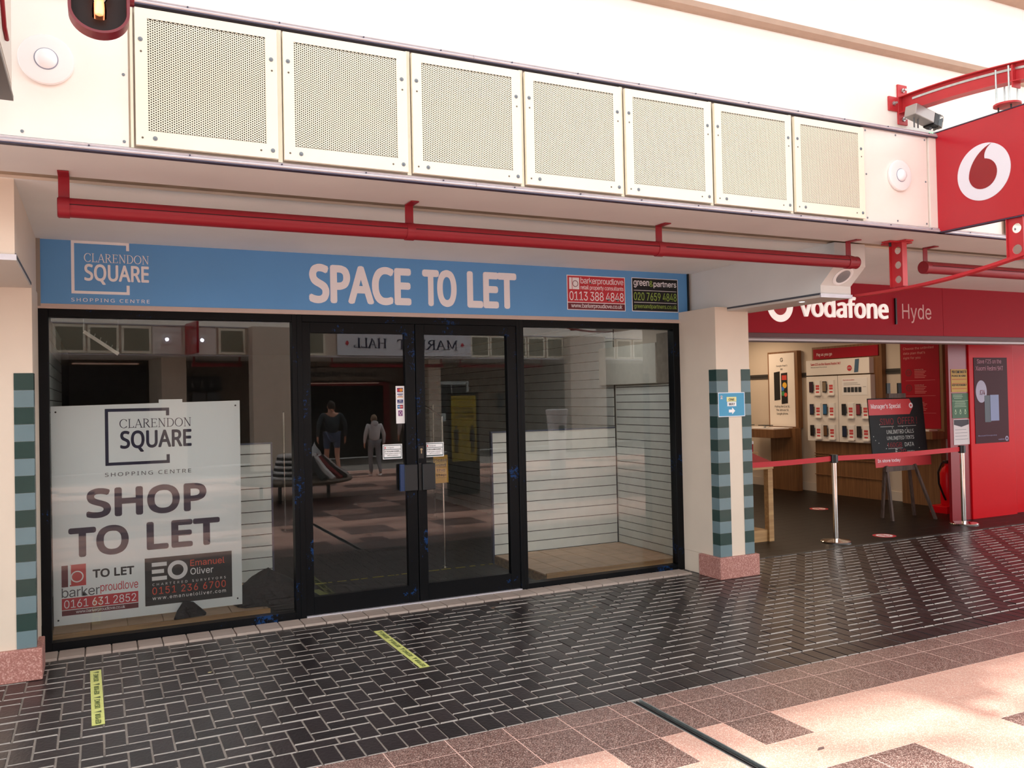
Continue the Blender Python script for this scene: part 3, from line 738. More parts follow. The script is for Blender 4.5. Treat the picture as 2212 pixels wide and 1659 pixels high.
# ------------------------------------------------------------------ black shopfront
def fb(a0, a1, z0, z1, y0=-.03, y1=.06): return MB().box(a0, a1, y0, y1, z0, z1)
def window(n, a0, a1, z0, z1, gl0, gl1, gz0, gz1, lab):
    w = thing('window_%d' % n, lab, 'window', ((a0+a1)/2, 0, 0)); w['kind'] = 'structure'
    obj('frame_jamb', fb(a0, gl0, z0, z1), FRAMEB, w, bevel=.002); obj('frame_jamb', fb(gl1, a1, z0, z1), FRAMEB, w, bevel=.002)
    obj('frame_sill', fb(gl0, gl1, z0, gz0), FRAMEB, w, bevel=.002); obj('frame_head', fb(gl0, gl1, gz1, z1), FRAMEB, w, bevel=.002)
    obj('glass_pane', MB().add([(gl0, .012, gz0), (gl1, .012, gz0), (gl1, .012, gz1), (gl0, .012, gz1)], [(0, 1, 2, 3)]), GLASS, w)
    return w
window(1, -.36, 1.372, .0, 2.318, -.292, 1.335, .062, 2.262, 'large left display window in a black frame with a letting poster')
window(2, 3.268, 4.985, .0, 2.318, 3.305, 4.885, .052, 2.258, 'large right display window in a black frame with slatted panels inside')
def door(n, a0, a1, g0_, g1_, lab, padx0, padx1, handed):
    w = thing('door_%d' % n, lab, 'door', ((a0+a1)/2, 0, 0)); w['kind'] = 'structure'
    zt = 2.262; gz0, gz1 = .155, 2.18
    obj('stile', fb(a0, g0_, .022, zt, -.02, .035), FRAMEW, w, bevel=.002); obj('stile', fb(g1_, a1, .022, zt, -.02, .035), FRAMEW if handed else FRAMEB, w, bevel=.002)
    obj('kick_rail', fb(g0_, g1_, .022, gz0, -.02, .035), FRAMEW, w, bevel=.002); obj('top_rail', fb(g0_, g1_, gz1, zt, -.02, .035), FRAMEB, w, bevel=.002)
    obj('glass_pane', MB().add([(g0_, .008, gz0), (g1_, .008, gz0), (g1_, .008, gz1), (g0_, .008, gz1)], [(0, 1, 2, 3)]), GLASS, w)
    obj('pull_pad', MB().box(padx0, padx1, -.052, -.02, .917, 1.13), mat('pad_black', '#15171a', .45), w, bevel=.004)
    obj('pad_backing', MB().box(padx0-.035 if handed else padx0-.02, padx0, -.045, -.02, .92, 1.133), mat('pad_blue', '#12305a', .4), w) if handed else obj('pad_recess', MB().box(padx0-.028, padx0-.002, -.03, -.02, .915, 1.135), mat('pad_dark', '#050608', .5), w)
    return w
door(1, 1.412, 2.320, 1.474, 2.236, 'left leaf of the black double door, card logos sticker on its glass', 2.205, 2.315, True)
d2 = door(2, 2.327, 3.238, 2.402, 3.150, 'right leaf of the black double door with a keyhole plate', 2.358, 2.466, False)
obj('frame_post', fb(1.372, 1.412, 0, 2.318), FRAMEB, D.objects['window_1'], bevel=.002)
obj('frame_post', fb(3.238, 3.268, 0, 2.318), FRAMEB, D.objects['window_2'], bevel=.002)
obj('door_head', fb(1.412, 3.238, 2.262, 2.318), FRAMEB, D.objects['window_1'], bevel=.002)
obj('metal_threshold', bx(1.412, 3.238, -.045, .05, .004, .02), ALU, D.objects['door_1'], bevel=.002)
obj('lock_plate', MB().box(2.335, 2.378, -.026, -.02, 1.17, 1.275), mat('plate_black', '#101114', .35), d2, bevel=.002)
k_ = obj('keyhole', MB().cyl((2.357, -.026, 1.245), (2.357, -.030, 1.245), .009, n=16).box(2.353, 2.361, -.030, -.026, 1.212, 1.245), mat('brass', '#c9b99a', .3, .9), d2)
# stickers
def sticker(name, lab, cat, a0, a1, z0, z1, m, y=.006, bev=0):
    t = thing(name, lab, cat, ((a0+a1)/2, y, z0)); obj('sheet', MB().box(a0, a1, y-.0015, y, z0, z1), m, t); return t
F0 = Fr((0, .0045, 0), (1, 0, 0), (0, 0, 1))
st = sticker('card_sticker', 'tall white sticker of coloured payment card logos on the left door', 'sticker', 2.160, 2.232, 1.460, 1.762, WHITE)
FS = Fr((0, .0045, 0), (1, 0, 0), (0, 0, 1))
def lab_box(par, a0, a1, b0, b1, m, nm='logo_patch', c=.0): return obj(nm, MB().fbox(FS, a0, a1, b0, b1, c, c+.0006), m, par)
cm = [mat('card_navy', '#1f2f78', .5), mat('card_orange', '#e08a2a', .5), mat('card_red', '#c3262e', .5), mat('card_blue', '#2a80b8', .5), mat('card_purple', '#7a2a78', .5)]
p = lab_box(st, 2.172, 2.220, 1.712, 1.747, cm[0]); obj('circles', MB().disc(FS, 2.187, 1.729, .014, .0006, .001, 20).disc(FS, 2.205, 1.729, .014, .001, .0014, 20, mi=1), [cm[2], cm[1]], p)
p = lab_box(st, 2.172, 2.220, 1.670, 1.700, WHITE); obj('bar', MB().fbox(FS, 2.172, 2.220, 1.693, 1.700, .0006, .001).fbox(FS, 2.172, 2.220, 1.670, 1.676, .0006, .001, 1), [cm[0], cm[1]], p); text('VISA', FS, 2.178, 2.214, 1.679, 1.690, .0007, cm[0], p, bold=.02, th=.0005)
p = lab_box(st, 2.172, 2.220, 1.622, 1.652, cm[0]); text('VISA', FS, 2.184, 2.208, 1.638, 1.647, .0007, WHITE, p, bold=.02, th=.0005); text('Electron', FS, 2.176, 2.216, 1.626, 1.634, .0007, WHITE, p, th=.0005)
p = lab_box(st, 2.172, 2.220, 1.580, 1.610, cm[0]); obj('circles', MB().disc(FS, 2.187, 1.595, .014, .0006, .001, 20).disc(FS, 2.205, 1.595, .014, .001, .0014, 20, mi=1), [cm[3], cm[2]], p); text('Maestro', FS, 2.178, 2.214, 1.591, 1.600, .0016, WHITE, p, bold=.01, th=.0004)
p = lab_box(st, 2.179, 2.214, 1.520, 1.565, cm[4]); obj('ring', MB().ring(FS, 2.1965, 1.545, .009, .012, .0006, .001, 24), WHITE, p); text('Solo', FS, 2.188, 2.205, 1.524, 1.531, .0007, WHITE, p, th=.0005)
def alarm(x0, lab):
    a1 = x0+.162; st = sticker('alarm_sticker', lab, 'sticker', x0, a1, 1.178, 1.296, WHITE)
    g = mat('sticker_grey', '#51605f', .5)
    mb = MB(); e = .006
    mb.fbox(FS, x0+e, a1-e, 1.284, 1.290, 0, .0006).fbox(FS, x0+e, a1-e, 1.184, 1.194, 0, .0006).fbox(FS, x0+e, x0+e+.005, 1.194, 1.284, 0, .0006).fbox(FS, a1-e-.005, a1-e, 1.194, 1.284, 0, .0006).fbox(FS, x0+.012, a1-.012, 1.252, 1.257, 0, .0006)
    obj('border', mb, g, st)
    obj('red_mark', MB().prism(FS, [(x0+.014, 1.262), (x0+.026, 1.262), (x0+.022, 1.278), (x0+.018, 1.278)], 0, .0006), REDP, st)
    text('Checkpoint', FS, x0+.03, x0+.092, 1.261, 1.276, .0001, GREYP, st, th=.0006)
    text('IF THE ALARM SOUNDS...', FS, x0+.016, a1-.016, 1.234, 1.245, .0001, BLACKP, st, bold=.008, th=.0006)
    text('Please contact a member of', FS, x0+.018, a1-.016, 1.218, 1.228, .0001, BLACKP, st, th=.0006)
    text('staff for assistance', FS, x0+.036, a1-.034, 1.203, 1.213, .0001, BLACKP, st, th=.0006)
alarm(2.043, 'small grey and white alarm notice on the left door glass')
alarm(2.402, 'small grey and white alarm notice on the right door glass')

# ------------------------------------------------------------------ letting poster behind the left window
po = thing('poster_board', 'big white SHOP TO LET board leaning inside the left window', 'poster', (.33, .09, .145))
FP = Fr((0, .085, 0), (1, 0, 0), (0, 0, 1)); 
obj('board', MB().prism(FP, [(-.286, .148), (.958, .148), (.962, 1.672), (-.290, 1.655)], -.012, 0), POSTER, po)
pc = .0004
def plogo():
    x0, x1, z0, z1 = .046, .468, 1.229, 1.630; t = .0215; m = NAVY; mb = MB(); c = pc
    mb.fbox(FP, x0, x0+t, z0, z1, c, c+.001).fbox(FP, x0+t, x1, z1-t, z1, c, c+.001).fbox(FP, x0+t, x1, z0, z0+t, c, c+.001)
    mb.fbox(FP, x1-t, x1, 1.574, z1-t, c, c+.001).fbox(FP, x1-t, x1, z0+t, 1.292, c, c+.001)
    obj('logo_square', mb, m, po)
    serif('CLARENDON', FP, .140, .622, 1.492, 1.553, c, .006, m, po)
    text('SQUARE', FP, .142, .618, 1.318, 1.472, c, m, po, bold=.036)
    text('SHOPPING CENTRE', FP, .042, .612, 1.152, 1.180, c, GREYP, po, bold=.006, space=1.25)
plogo()
text('SHOP', FP, -.078, .716, .868, 1.076, pc, NAVY, po, bold=.065)
text('TO', FP, -.191, .189, .604, .812, pc, NAVY, po, bold=.065)
text('LET', FP, .306, .806, .613, .812, pc, NAVY, po, bold=.065)
obj('logo_block', MB().fbox(FP, -.236, -.196, .408, .556, pc, pc+.001).fbox(FP, -.186, -.085, .410, .558, pc, pc+.001, 1), [mat('brown_red', '#6a2a33', .5), mat('block_red', '#cf4a4a', .5)], po)
obj('logo_ring', MB().ring(FP, -.14, .474, .032, .040, pc+.001, pc+.0016, 32).fbox(FP, -.186, -.178, .42, .556, pc+.001, pc+.0016), WHITE, po)
text('TO LET', FP, -.044, .222, .452, .512, pc, BLACKP, po, bold=.06)
text('barker', FP, -.236, .0, .336, .402, pc, GREYP, po, bold=-.004, space=.95)
text('proudlove', FP, .004, .246, .338, .412, pc, REDP, po, bold=-.004, space=.95)
bp_ = obj('phone_plate', MB().fbox(FP, -.236, .246, .252, .330, pc, pc+.001), REDP, po)
text('0161 631 2852', FP, -.222, .232, .262, .318, pc+.001, VINYL, bp_, space=.95)
bp_ = obj('web_plate', MB().fbox(FP, -.236, .246, .212, .247, pc, pc+.001), MAROON, po)
text('www.barkerproudlove.co.uk', FP, -.15, .16, .216, .243, pc+.001, VINYL, bp_, space=.9)
bp_ = obj('surveyor_plate', MB().fbox(FP, .291, .887, .213, .553, pc, pc+.001), BLACKP, po)
q = pc+.001
mb = MB().fbox(FP, .337, .437, .490, .518, q, q+.001).fbox(FP, .337, .418, .440, .468, q, q+.001).fbox(FP, .337, .437, .390, .418, q, q+.001).ring(FP, .510, .452, .040, .068, q, q+.001, 40)
obj('logo_mark', mb, WHITE, bp_)
text('Emanuel', FP, .596, .835, .468, .514, q, PINKR, bp_, bold=.012); text('Oliver', FP, .596, .755, .406, .455, q, WHITE, bp_, bold=.015)
text('CHARTERED SURVEYORS', FP, .340, .842, .353, .370, q, WHITE, bp_, space=1.7)
text('0151 236 6700', FP, .338, .842, .290, .342, q, PINKR, bp_, bold=.012, space=1.1); text('www.emanueloliver.com', FP, .338, .842, .252, .278, q, WHITE, bp_, bold=.01, space=1.2)
for a, b in ((-.26, 1.615), (.93, 1.635), (-.258, .185), (.925, .195)): obj('pin', MB().disc(FP, a, b, .006, 0, .003, 12), BLACKP, po)

def cloth(name, lab, c, rx, ry, rz, seed, fold=None):
    random.seed(seed); mb = MB(); n, k = 26, 12; vs = []
    for i in range(k+1):
        f = i/k
        for j in range(n):
            a = 2*PI*j/n; r = (1-f**4)*(1+.13*math.sin(3*a+seed)+.08*math.sin(7*a+f*5))
            vs.append((c[0]+rx*r*math.cos(a)*(1-.1*f), c[1]+ry*r*math.sin(a), c[2]+rz*f*(1+.12*math.sin(2*a+seed))))
    fs = [(i*n+j, i*n+(j+1) % n, (i+1)*n+(j+1) % n, (i+1)*n+j) for i in range(k) for j in range(n)]
    mb.add(vs, fs); return tag(obj(name, mb, CLOTH, smooth=True), lab, 'cloth')
# ------------------------------------------------------------------ inside the empty shop
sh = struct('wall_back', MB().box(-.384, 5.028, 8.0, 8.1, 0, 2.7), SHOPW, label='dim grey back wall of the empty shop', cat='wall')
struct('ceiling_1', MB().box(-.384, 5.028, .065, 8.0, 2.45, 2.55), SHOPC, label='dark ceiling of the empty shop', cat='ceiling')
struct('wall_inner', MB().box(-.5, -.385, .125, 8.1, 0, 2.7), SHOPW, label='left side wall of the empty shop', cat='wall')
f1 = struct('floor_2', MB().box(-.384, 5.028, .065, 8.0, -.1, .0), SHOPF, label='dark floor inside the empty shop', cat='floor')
def platform(a0, a1, lab):
    t = thing('display_platform', lab, 'platform', ((a0+a1)/2, .6, 0))
    obj('deck', MB().box(a0, a1, .08, 1.16, .0, .074), TIMB, t)
    y = .1
    while y < 1.13:
        x = a0+.005
        while x < a1-.02:
            x2 = min(x+.235, a1); obj('tile', MB().cbox(x+.002, x2-.002, y+.002, min(y+.235, 1.155), .07, .084, .002), PLATF, t); x += .237
        y += .237
    obj('timber_batten', MB().box(a0, a1, .062, .082, .0, .095), TIMB, t, bevel=.003)
platform(-.30, 1.16, 'raised brown tiled window deck inside the left window')
platform(3.53, 4.995, 'raised brown tiled window deck inside the right window')
def slatwall(F, a0, a1, b0, b1, pitch, lab, name='slat_panel', th=.018):
    t = thing(name, lab, 'panel', F.p((a0+a1)/2, b0, 0))
    obj('backing', MB().fbox(F, a0, a1, b0, b1, -.03, -.012), mat('slat_gap', '#3c3b38', .8), t)
    z = b0
    while z < b1-.01:
        obj('slat', MB().fbox(F, a0, a1, z+.003, min(z+pitch-.005, b1), -.012, 0), SLAT, t); z += pitch
    return t
FPt = Fr((0, 1.165, 0), (1, 0, 0), (0, 0, 1))
s2_ = slatwall(FPt, 3.535, 4.985, .085, 1.30, .1015, 'low white slatted partition behind the right window')
s1_ = slatwall(FPt, -.30, 1.375, .085, 1.285, .1015, 'low white slatted partition behind the left window')
for s_, a0, a1, zt in ((s2_, 3.52, 4.985, 1.30), (s1_, -.3, 1.39, 1.285)):
    obj('cap_strip', MB().box(a0, a1, 1.16, 1.20, zt, zt+.014), mat('cap_blue_grey', '#4a556e', .5), s_)
    obj('end_post', MB().box(a0 if a0 > 0 else a1-.015, a0+.015 if a0 > 0 else a1, 1.158, 1.20, 0, zt), mat('cap_blue', '#39405e', .5), s_)
FRr = Fr((4.998, 0, 0), (0, -1, 0), (0, 0, 1))      # right wall of the shop, seen from inside
slatwall(FRr, -1.16, -.10, .085, 1.75, .0785, 'white slatted side panel inside the right window, below the white cupboard')
slatwall(FRr, -7.9, -1.21, .005, 2.42, .1015, 'long white slatted wall running back along the right of the empty shop')
FLl = Fr((-.35, 0, 0), (0, 1, 0), (0, 0, 1))
slatwall(FLl, .10, 4.0, .085, 2.4, .1015, 'white slatted side wall inside the left window')
cb = thing('cupboard', 'white boxed cupboard fixed high inside the right window', 'cupboard', (4.93, .9, 1.76))
obj('box', MB().box(4.955, 4.995, .36, 1.42, 1.762, 2.165), mat('cupboard_white', '#e6e3d8', .5, noise=.04, scale=14), cb, bevel=.004)
obj('stile', MB().box(4.965, 4.998, .12, .355, 1.762, 2.25), mat('old_timber', '#8f8476', .7, noise=.2, scale=12), cb, bevel=.003)
rail = thing('peg_rail', 'pale slotted metal rail with small pegs, slanting high in the left window', 'rail', (.15, 1.4, 2.2))
P0, P1 = V((-.085, .6, 2.215)), V((.150, .6, 2.045))
obj('drop_rod', MB().cyl(P0, V((P0.x, P0.y, 2.449)), .004, n=8).cyl(P1, V((P1.x, P1.y, 2.449)), .0015, n=8), CHROME, rail)
obj('channel', MB().tube([P0, P1], .017, 4), mat('rail_white', '#c9cdc8', .4, .3), rail)
for k in range(6):
    p = P0.lerp(P1, .12+k*.165); obj('peg', MB().cyl(p, p+V((.012, 0, .034)), .004, n=8), CHROME, rail)
# chrome posts
def post(x, y, z0, z1, lab, r=.014):
    t = thing('chrome_post', lab, 'post', (x, y, z0))
    obj('upper_tube', MB().cyl((x, y, z0+(z1-z0)*.66), (x, y, z1), r, n=16), CHROME, t, smooth=True)
    obj('lower_tube', MB().cyl((x, y, z0), (x, y, z0+(z1-z0)*.655), r*.9, n=16), CHROME, t, smooth=True)
    obj('foot', MB().cyl((x, y, z0), (x, y, z0+.012), r*2.4, n=20), CHROME, t, smooth=True); obj('cap', MB().ell((x, y, z1), r, r, r, 12, 6), CHROME, t, smooth=True)
    return t
post(4.231, 4.66, 0, 1.57, 'thin chrome post seen through the right door, left of the amber sign')
post(2.144, 4.55, 0, 1.52, 'thin chrome post seen at the right of the left window')
pp = post(3.03, 1.235, 0, 1.475, 'chrome handrail post carrying the amber sign', .012)
obj('handrail', MB().tube([(3.03, 1.235, 1.47), (3.03, 1.6, 1.56), (3.02, 2.1, 1.66), (3.0, 2.6, 1.72)], .012, 10), CHROME, pp, smooth=True)
am = thing('hanging_sign', 'amber card asking to mind the step, tied to the chrome post', 'sign', (3.03, 1.19, .72))
FA = Fr((0, 1.19, 0), (1, 0, .02), (-.02, 0, 1))
obj('card', MB().fbox(FA, 2.935, 3.085, .775, 1.045, 0, .002), ORANGE, am)
for s_, z in (('Please', .985), ('mind', .935), ('the', .885), ('step', .835)):
    w = .008*len(s_)+.02; text(s_, FA, 3.01-w, 3.01+w, z, z+.03, .002, mat('brown_ink', '#5a3a1c', .6), am, bold=.02); obj('underline', MB().fbox(FA, 3.01-w, 3.01+w, z-.008, z-.006, .002, .003), mat('brown_ink', '#5a3a1c', .6), am)
obj('cable_tie', MB().ring(Fr((3.02, 1.215, 1.06), (1, 0, 0), (0, 1, 0)), 0, 0, .018, .021, -.003, .003, 18), BLACKP, am)
# step with worn hazard tape
tp = MB(); random.seed(2)
x = 1.75
while x < 3.5:
    l = random.uniform(.03, .11); tp.box(x, x+l, 1.16, 1.16+random.uniform(.02, .035), .0005, .002); x += l+random.uniform(.01, .06)
o = obj('hazard_tape', tp, mat('worn_yellow', '#a89a3c', .6, noise=.3, scale=40), f1); o['kind'] = 'stuff'
obj('floor_line', MB().prism(Fr((0, 0, 0), (1, 0, 0), (0, 1, 0)), [(1.66, .95), (1.73, .95), (1.80, .40), (1.72, .36)], .0005, .002), mat('worn_yellow_green', '#8c8f4c', .6), f1)
cloth('black_cloth', 'crumpled black cloth heap behind the right edge of the letting poster', (1.20, .36, .086), .25, .22, .235, 4)
# small dark fabric wedge in front of the poster
wedge = MB(); Fw = Fr((0, .052, 0), (1, 0, 0), (0, 0, 1))
wedge.prism(Fw, [(.476, .100), (.50, .16), (.545, .228), (.612, .213), (.665, .16), (.70, .125), (.694, .106)], -.016, .010)
tag(obj('fabric_scrap', wedge, CLOTH, bevel=.006, seg=2), 'dark triangular fabric scrap standing before the poster foot', 'cloth')
tag(obj('paper_scrap', MB().box(.40, .56, .10, .102, 1.66, 1.69), POSTER), 'strip of paper sticking up behind the top of the poster', 'paper')
tag(obj('fluorescent_reflector', MB().prism(Fr((0, 1.10, 0), (1, 0, 0), (0, 0, 1)), [(3.475, 1.31), (3.53, 1.31), (3.62, 1.215), (3.56, 1.21)], 0, .004), mat('bright_paper', '#ffffff', .3)), 'white paper strip slanting over the corner of the low partition', 'paper') if False else None

# ------------------------------------------------------------------ red shop on the right: shell
vr = struct('wall_side', MB().box(10.62, 10.75, .9, 6.2, 0, 2.75), VWALL, label='warm cream display wall of the lit phone shop', cat='wall')
struct('wall_rear', MB().box(5.36, 13.0, 6.2, 6.3, 0, 2.75), VWALL, label='rear wall of the lit phone shop', cat='wall')
struct('wall_party', MB().box(5.029, 5.35, .125, 8.1, -.1, 2.75), VWALL, label='party wall between the two shops', cat='wall')
struct('ceiling_2', MB().box(5.3, 13, .06, 6.3, 2.70, 2.75), mat('shop_ceiling_warm', '#b7aca0', .7), label='ceiling of the lit phone shop', cat='ceiling')
f3 = struct('floor_3', MB().box(5.34, 13, .0, 6.3, -.06, .001), DARK, label='dark wood plank floor of the phone shop', cat='floor')
y = .03
while y < 6.2:
    x = 5.36-((y*7.3) % 1.1)
    while x < 11.2:
        a0, a1 = max(x, 5.35), min(x+1.2, 11.2)
        if a1-a0 > .05: obj('floor_plank', MB().cbox(a0+.001, a1-.001, y+.0008, y+.1792, -.005, .004, .0006), DFLOOR, f3)
        x += 1.2
    y += .18
obj('baseboard', MB().box(10.60, 10.62, .9, 6.2, 0, .14), VSKIRT, vr); obj('wall_rail', MB().box(10.60, 10.62, 1.0, 6.2, 1.885, 1.96), mat('rail_dark', '#3d3a38', .5), vr)
obj('rail_groove', MB().box(10.597, 10.60, 1.0, 6.2, 1.918, 1.926), BLACKP, vr)
# red fascia
rs = thing('shop_sign', 'long red fascia sign with white lettering over the phone shop', 'sign', (8, 0, 2.2))
for a, b in ((5.76, 8.645), (8.65, 11.2)): obj('board', MB().box(a, b, -.03, .06, 2.245, 2.79), FASR, rs)
obj('lower_lip', MB().box(5.45, 11.2, -.01, .06, 2.20, 2.245), mat('lip_maroon', '#5f3034', .5), rs)
obj('end_strip', MB().box(5.74, 5.76, -.03, .06, 2.245, 2.6), WHITE, rs)
sb = thing('shutter_box', 'silver roller shutter rail under the red fascia', 'shutter', (8, 0, 2.16))
obj('housing', MB().prism(Fr((5.40, 0, 0), (0, -1, 0), (0, 0, 1)), [(-.06, 2.155), (.01, 2.155), (.03, 2.165), (.034, 2.185), (.02, 2.2), (-.06, 2.2)], 0, -6), mat('shutter_grey', '#a9a3a6', .4, .4), sb, smooth=True)
cF = .0305
mb = MB()
text('vodafone', FX, 6.47, 7.745, 2.415, 2.640, .036, LITW, rs, bold=.03, th=.02, space=.98)
quote_mark(FX, 6.213, 2.528, .172, .036, rs, LITW, mat('drop_red', '#b3121e', .4))
obj('divider_bar', MB().fbox(FX, 7.862, 7.882, 2.362, 2.648, .03, .05), FRAMEK, rs)
text('Hyde', FX, 7.985, 8.452, 2.382, 2.592, .0305, mat('pale_rose', '#d9aaa8', .5), rs, bold=-.022)

# projecting sign on its bracket
XS = 5.55
bs = thing('blade_sign', 'square red projecting sign with white ring emblem on a red curved bracket', 'sign', (XS, -2.1, 2.42))
FY = Fr((XS-.02, 0, 0), (0, -1, 0), (0, 0, 1))          # a = -y, b = z, facing -x
obj('sign_board', MB().fbox(FY, 2.36, 3.52, 2.79, 3.515, -.04, 0), SIGNR, bs, bevel=.003)
obj('board_edge', MB().fbox(FY, 2.354, 3.526, 2.782, 2.79, -.044, .002).fbox(FY, 2.354, 3.526, 3.515, 3.522, -.044, .002).fbox(FY, 2.352, 2.36, 2.782, 3.522, -.044, .002), ALUD, bs)
quote_mark(FY, 2.735, 3.142, .196, .0005, bs, mat('emblem_white', '#e2e0ea', .35), mat('drop_gloss', '#8c0d17', .25))
# cross shaped wall plate
FC = Fr((0, -2.07, 0), (1, 0, 0), (0, 0, 1))
obj('wall_plate', MB().fbox(FC, 5.50, 5.60, 3.665, 3.970, 0, .014).fbox(FC, 5.40, 5.50, 3.76, 3.868, 0, .0139).fbox(FC, 5.60, 5.70, 3.76, 3.868, 0, .0139), REDB, bs, bevel=.002)
for a, b in ((5.55, 3.925), (5.45, 3.815), (5.55, 3.705), (5.65, 3.815)):
    obj('bolt', MB().cyl((a, -2.084, b), (a, -2.115, b), .0085, n=12).cyl((a, -2.084, b), (a, -2.094, b), .017, n=6), STEEL, bs, smooth=True)
# arched I rail
def arcpts(n=18, off=0):
    pts = []
    for i in range(n+1):
        a = 2.085+(3.72-2.085)*i/n; s = (a-2.085)/(2.86-2.085)
        b = 3.815+.085*0 + .02 - .0 + (.030 - .030*(s-1)**2)*1.0
        b = 3.868 - .062*((a-2.085)/(.9))**2 + off
        pts.append((a, b))
    return pts
up_ = arcpts(off=0); lo = arcpts(off=-.115)
FY0 = Fr((XS, 0, 0), (0, -1, 0), (0, 0, 1))
obj('arch_web', MB().prism(FY0, up_+lo[::-1], -.004, .004), REDB, bs)
obj('arch_flange', MB().prism(FY0, [(a, b+.006) for a, b in up_]+[(a, b) for a, b in up_][::-1], -.045, .045), REDB, bs)
obj('arch_flange', MB().prism(FY0, lo+[(a, b-.006) for a, b in lo][::-1], -.045, .045), REDB, bs)
obj('steel_strip', MB().prism(FY0, [(a, b-.022) for a, b in up_[1:14]]+[(a, b-.038) for a, b in up_[1:14]][::-1], .004, .012), STEEL, bs)
obj('arch_end', MB().fbox(FY0, 2.965, 2.975, 3.70-.05, 3.80, -.04, .04), REDB, bs)
obj('hanger_disc', MB().cyl((XS, -2.905, 3.548), (XS, -2.905, 3.560), .085, n=36), REDB, bs, smooth=True)
for a in (-.045, .045):
    for b in (-.045, .045):
        obj('hanger_rod', MB().cyl((XS+a, -2.905+b, 3.56), (XS+a, -2.905+b, 3.80), .006, n=10), STEEL, bs, smooth=True)
for b in (-.04, .05): obj('threaded_rod', MB().cyl((XS-.02, -2.905+b, 3.515), (XS-.02, -2.905+b, 3.56), .005, n=8), BLACKP, bs)
# lower posts with round holes, and the curved bar
def holed(F, a0, a1, b0, b1, ca, cbs, r, th):
    mb = MB(); segs = [b0]
    hs = sorted(cbs); pitch = (b1-b0)/len(hs)
    for i, cb_ in enumerate(hs):
        lo_, hi_ = b0+i*pitch, b0+(i+1)*pitch
        sq = [];  n = 24
        for k in range(n):
            t = 2*PI*k/n; dx, dy = math.cos(t), math.sin(t); s = 1e9
            if dx > 1e-9: s = min(s, (a1-ca)/dx)
            if dx < -1e-9: s = min(s, (a0-ca)/dx)
            if dy > 1e-9: s = min(s, (hi_-cb_)/dy)
            if dy < -1e-9: s = min(s, (lo_-cb_)/dy)
            sq.append((ca+dx*s, cb_+dy*s))
        vs = []
        for k in range(n):
            t = 2*PI*k/n; c = (ca+r*math.cos(t), cb_+r*math.sin(t))
            vs += [F.p(*sq[k], 0), F.p(*c, 0), F.p(*c, -th), F.p(*sq[k], -th)]
        fs = []
        for k in range(n):
            j = (k+1) % n
            for q in range(4): w = (q+1) % 4; fs.append((k*4+q, j*4+q, j*4+w, k*4+w))
        mb.add(vs, fs)
        # square corners
        for sx in (a0, a1):
            for sy in (lo_, hi_):
                cand = sorted(sq, key=lambda p: (p[0]-sx)**2+(p[1]-sy)**2)
                on_v = min([p for p in sq if abs(p[0]-sx) < 1e-6], key=lambda p: abs(p[1]-sy)); on_h = min([p for p in sq if abs(p[1]-sy) < 1e-6], key=lambda p: abs(p[0]-sx))
                pts = [on_v, (sx, sy), on_h]
                if (abs(on_v[1]-sy) > 1e-6 and abs(on_h[0]-sx) > 1e-6): mb.prism(F, pts, -th, 0)
    return mb
FP1 = Fr((XS+.004, 0, 0), (0, -1, 0), (0, 0, 1))
pa = obj('perforated_post', holed(FP1, 1.94, 2.05, 2.44, 2.775, 1.995, (2.496, 2.607, 2.719), .029, .008), REDB, bs)
obj('post_edge', MB().fbox(FP1, 1.935, 1.94, 2.44, 2.775, -.03, .022).fbox(FP1, 2.05, 2.055, 2.44, 2.775, -.03, .022), REDB, bs)
pb = obj('perforated_post', holed(FP1, 2.885, 2.995, 2.50, 2.785, 2.94, (2.572, 2.714), .033, .008), REDB, bs)
obj('post_edge', MB().fbox(FP1, 2.88, 2.885, 2.50, 2.785, -.03, .022).fbox(FP1, 2.995, 3.0, 2.50, 2.785, -.03, .022), REDB, bs)
obj('soffit_plate', MB().box(XS-.12, XS+.12, -2.035, -1.955, SZ-.016, SZ-.006).box(XS-.04, XS+.04, -2.11, -1.88, SZ-.0161, SZ-.0061), REDB, bs)
for a in (-.075, .075): obj('bolt', MB().cyl((XS+a, -1.995, SZ-.045), (XS+a, -1.995, SZ-.016), .010, n=8), BLACKP, bs)
cb_pts = bez((1.60, 2.425), (2.15, 2.418), (2.6, 2.44), (3.30, 2.605), 24)
obj('curved_bar', MB().prism(FY0, [(a, b) for a, b in cb_pts]+[(a, b-.02) for a, b in cb_pts][::-1], -.03, .03), REDB, bs)

# floodlight on the ledge
fl_ = thing('floodlight', 'small grey floodlight and control box on the ledge beside the red wall plate', 'light', (5.55, -2.22, 3.51))
FLd = Fr((5.45, -2.25, 3.70), (1, 0, -.22), (.22, 0, 1))
obj('housing', MB().fbox(FLd, -.03, .175, -.04, .045, -.05, .05), mat('flood_grey', '#a8a2a0', .35, .6), fl_, bevel=.006, seg=2)
obj('lens', MB().fbox(FLd, .21, .275, -.055, .05, -.05, .05), GLASSR, fl_, bevel=.012, seg=2)
obj('bezel', MB().fbox(FLd, .175, .235, -.05, .045, -.048, .048), FRAMEK, fl_, bevel=.004)
obj('control_box', MB().box(5.36, 5.70, -2.30, -2.16, 3.508, 3.565), mat('box_grey', '#cfd2cf', .45), fl_, bevel=.006, seg=2)
obj('indicator', MB().cyl((5.59, -2.30, 3.54), (5.59, -2.304, 3.54), .006, n=10).cyl((5.56, -2.30, 3.54), (5.56, -2.304, 3.54), .006, n=10), mat('led_green', '#30ff80', .4, emit='#30ff80', es=3), fl_)
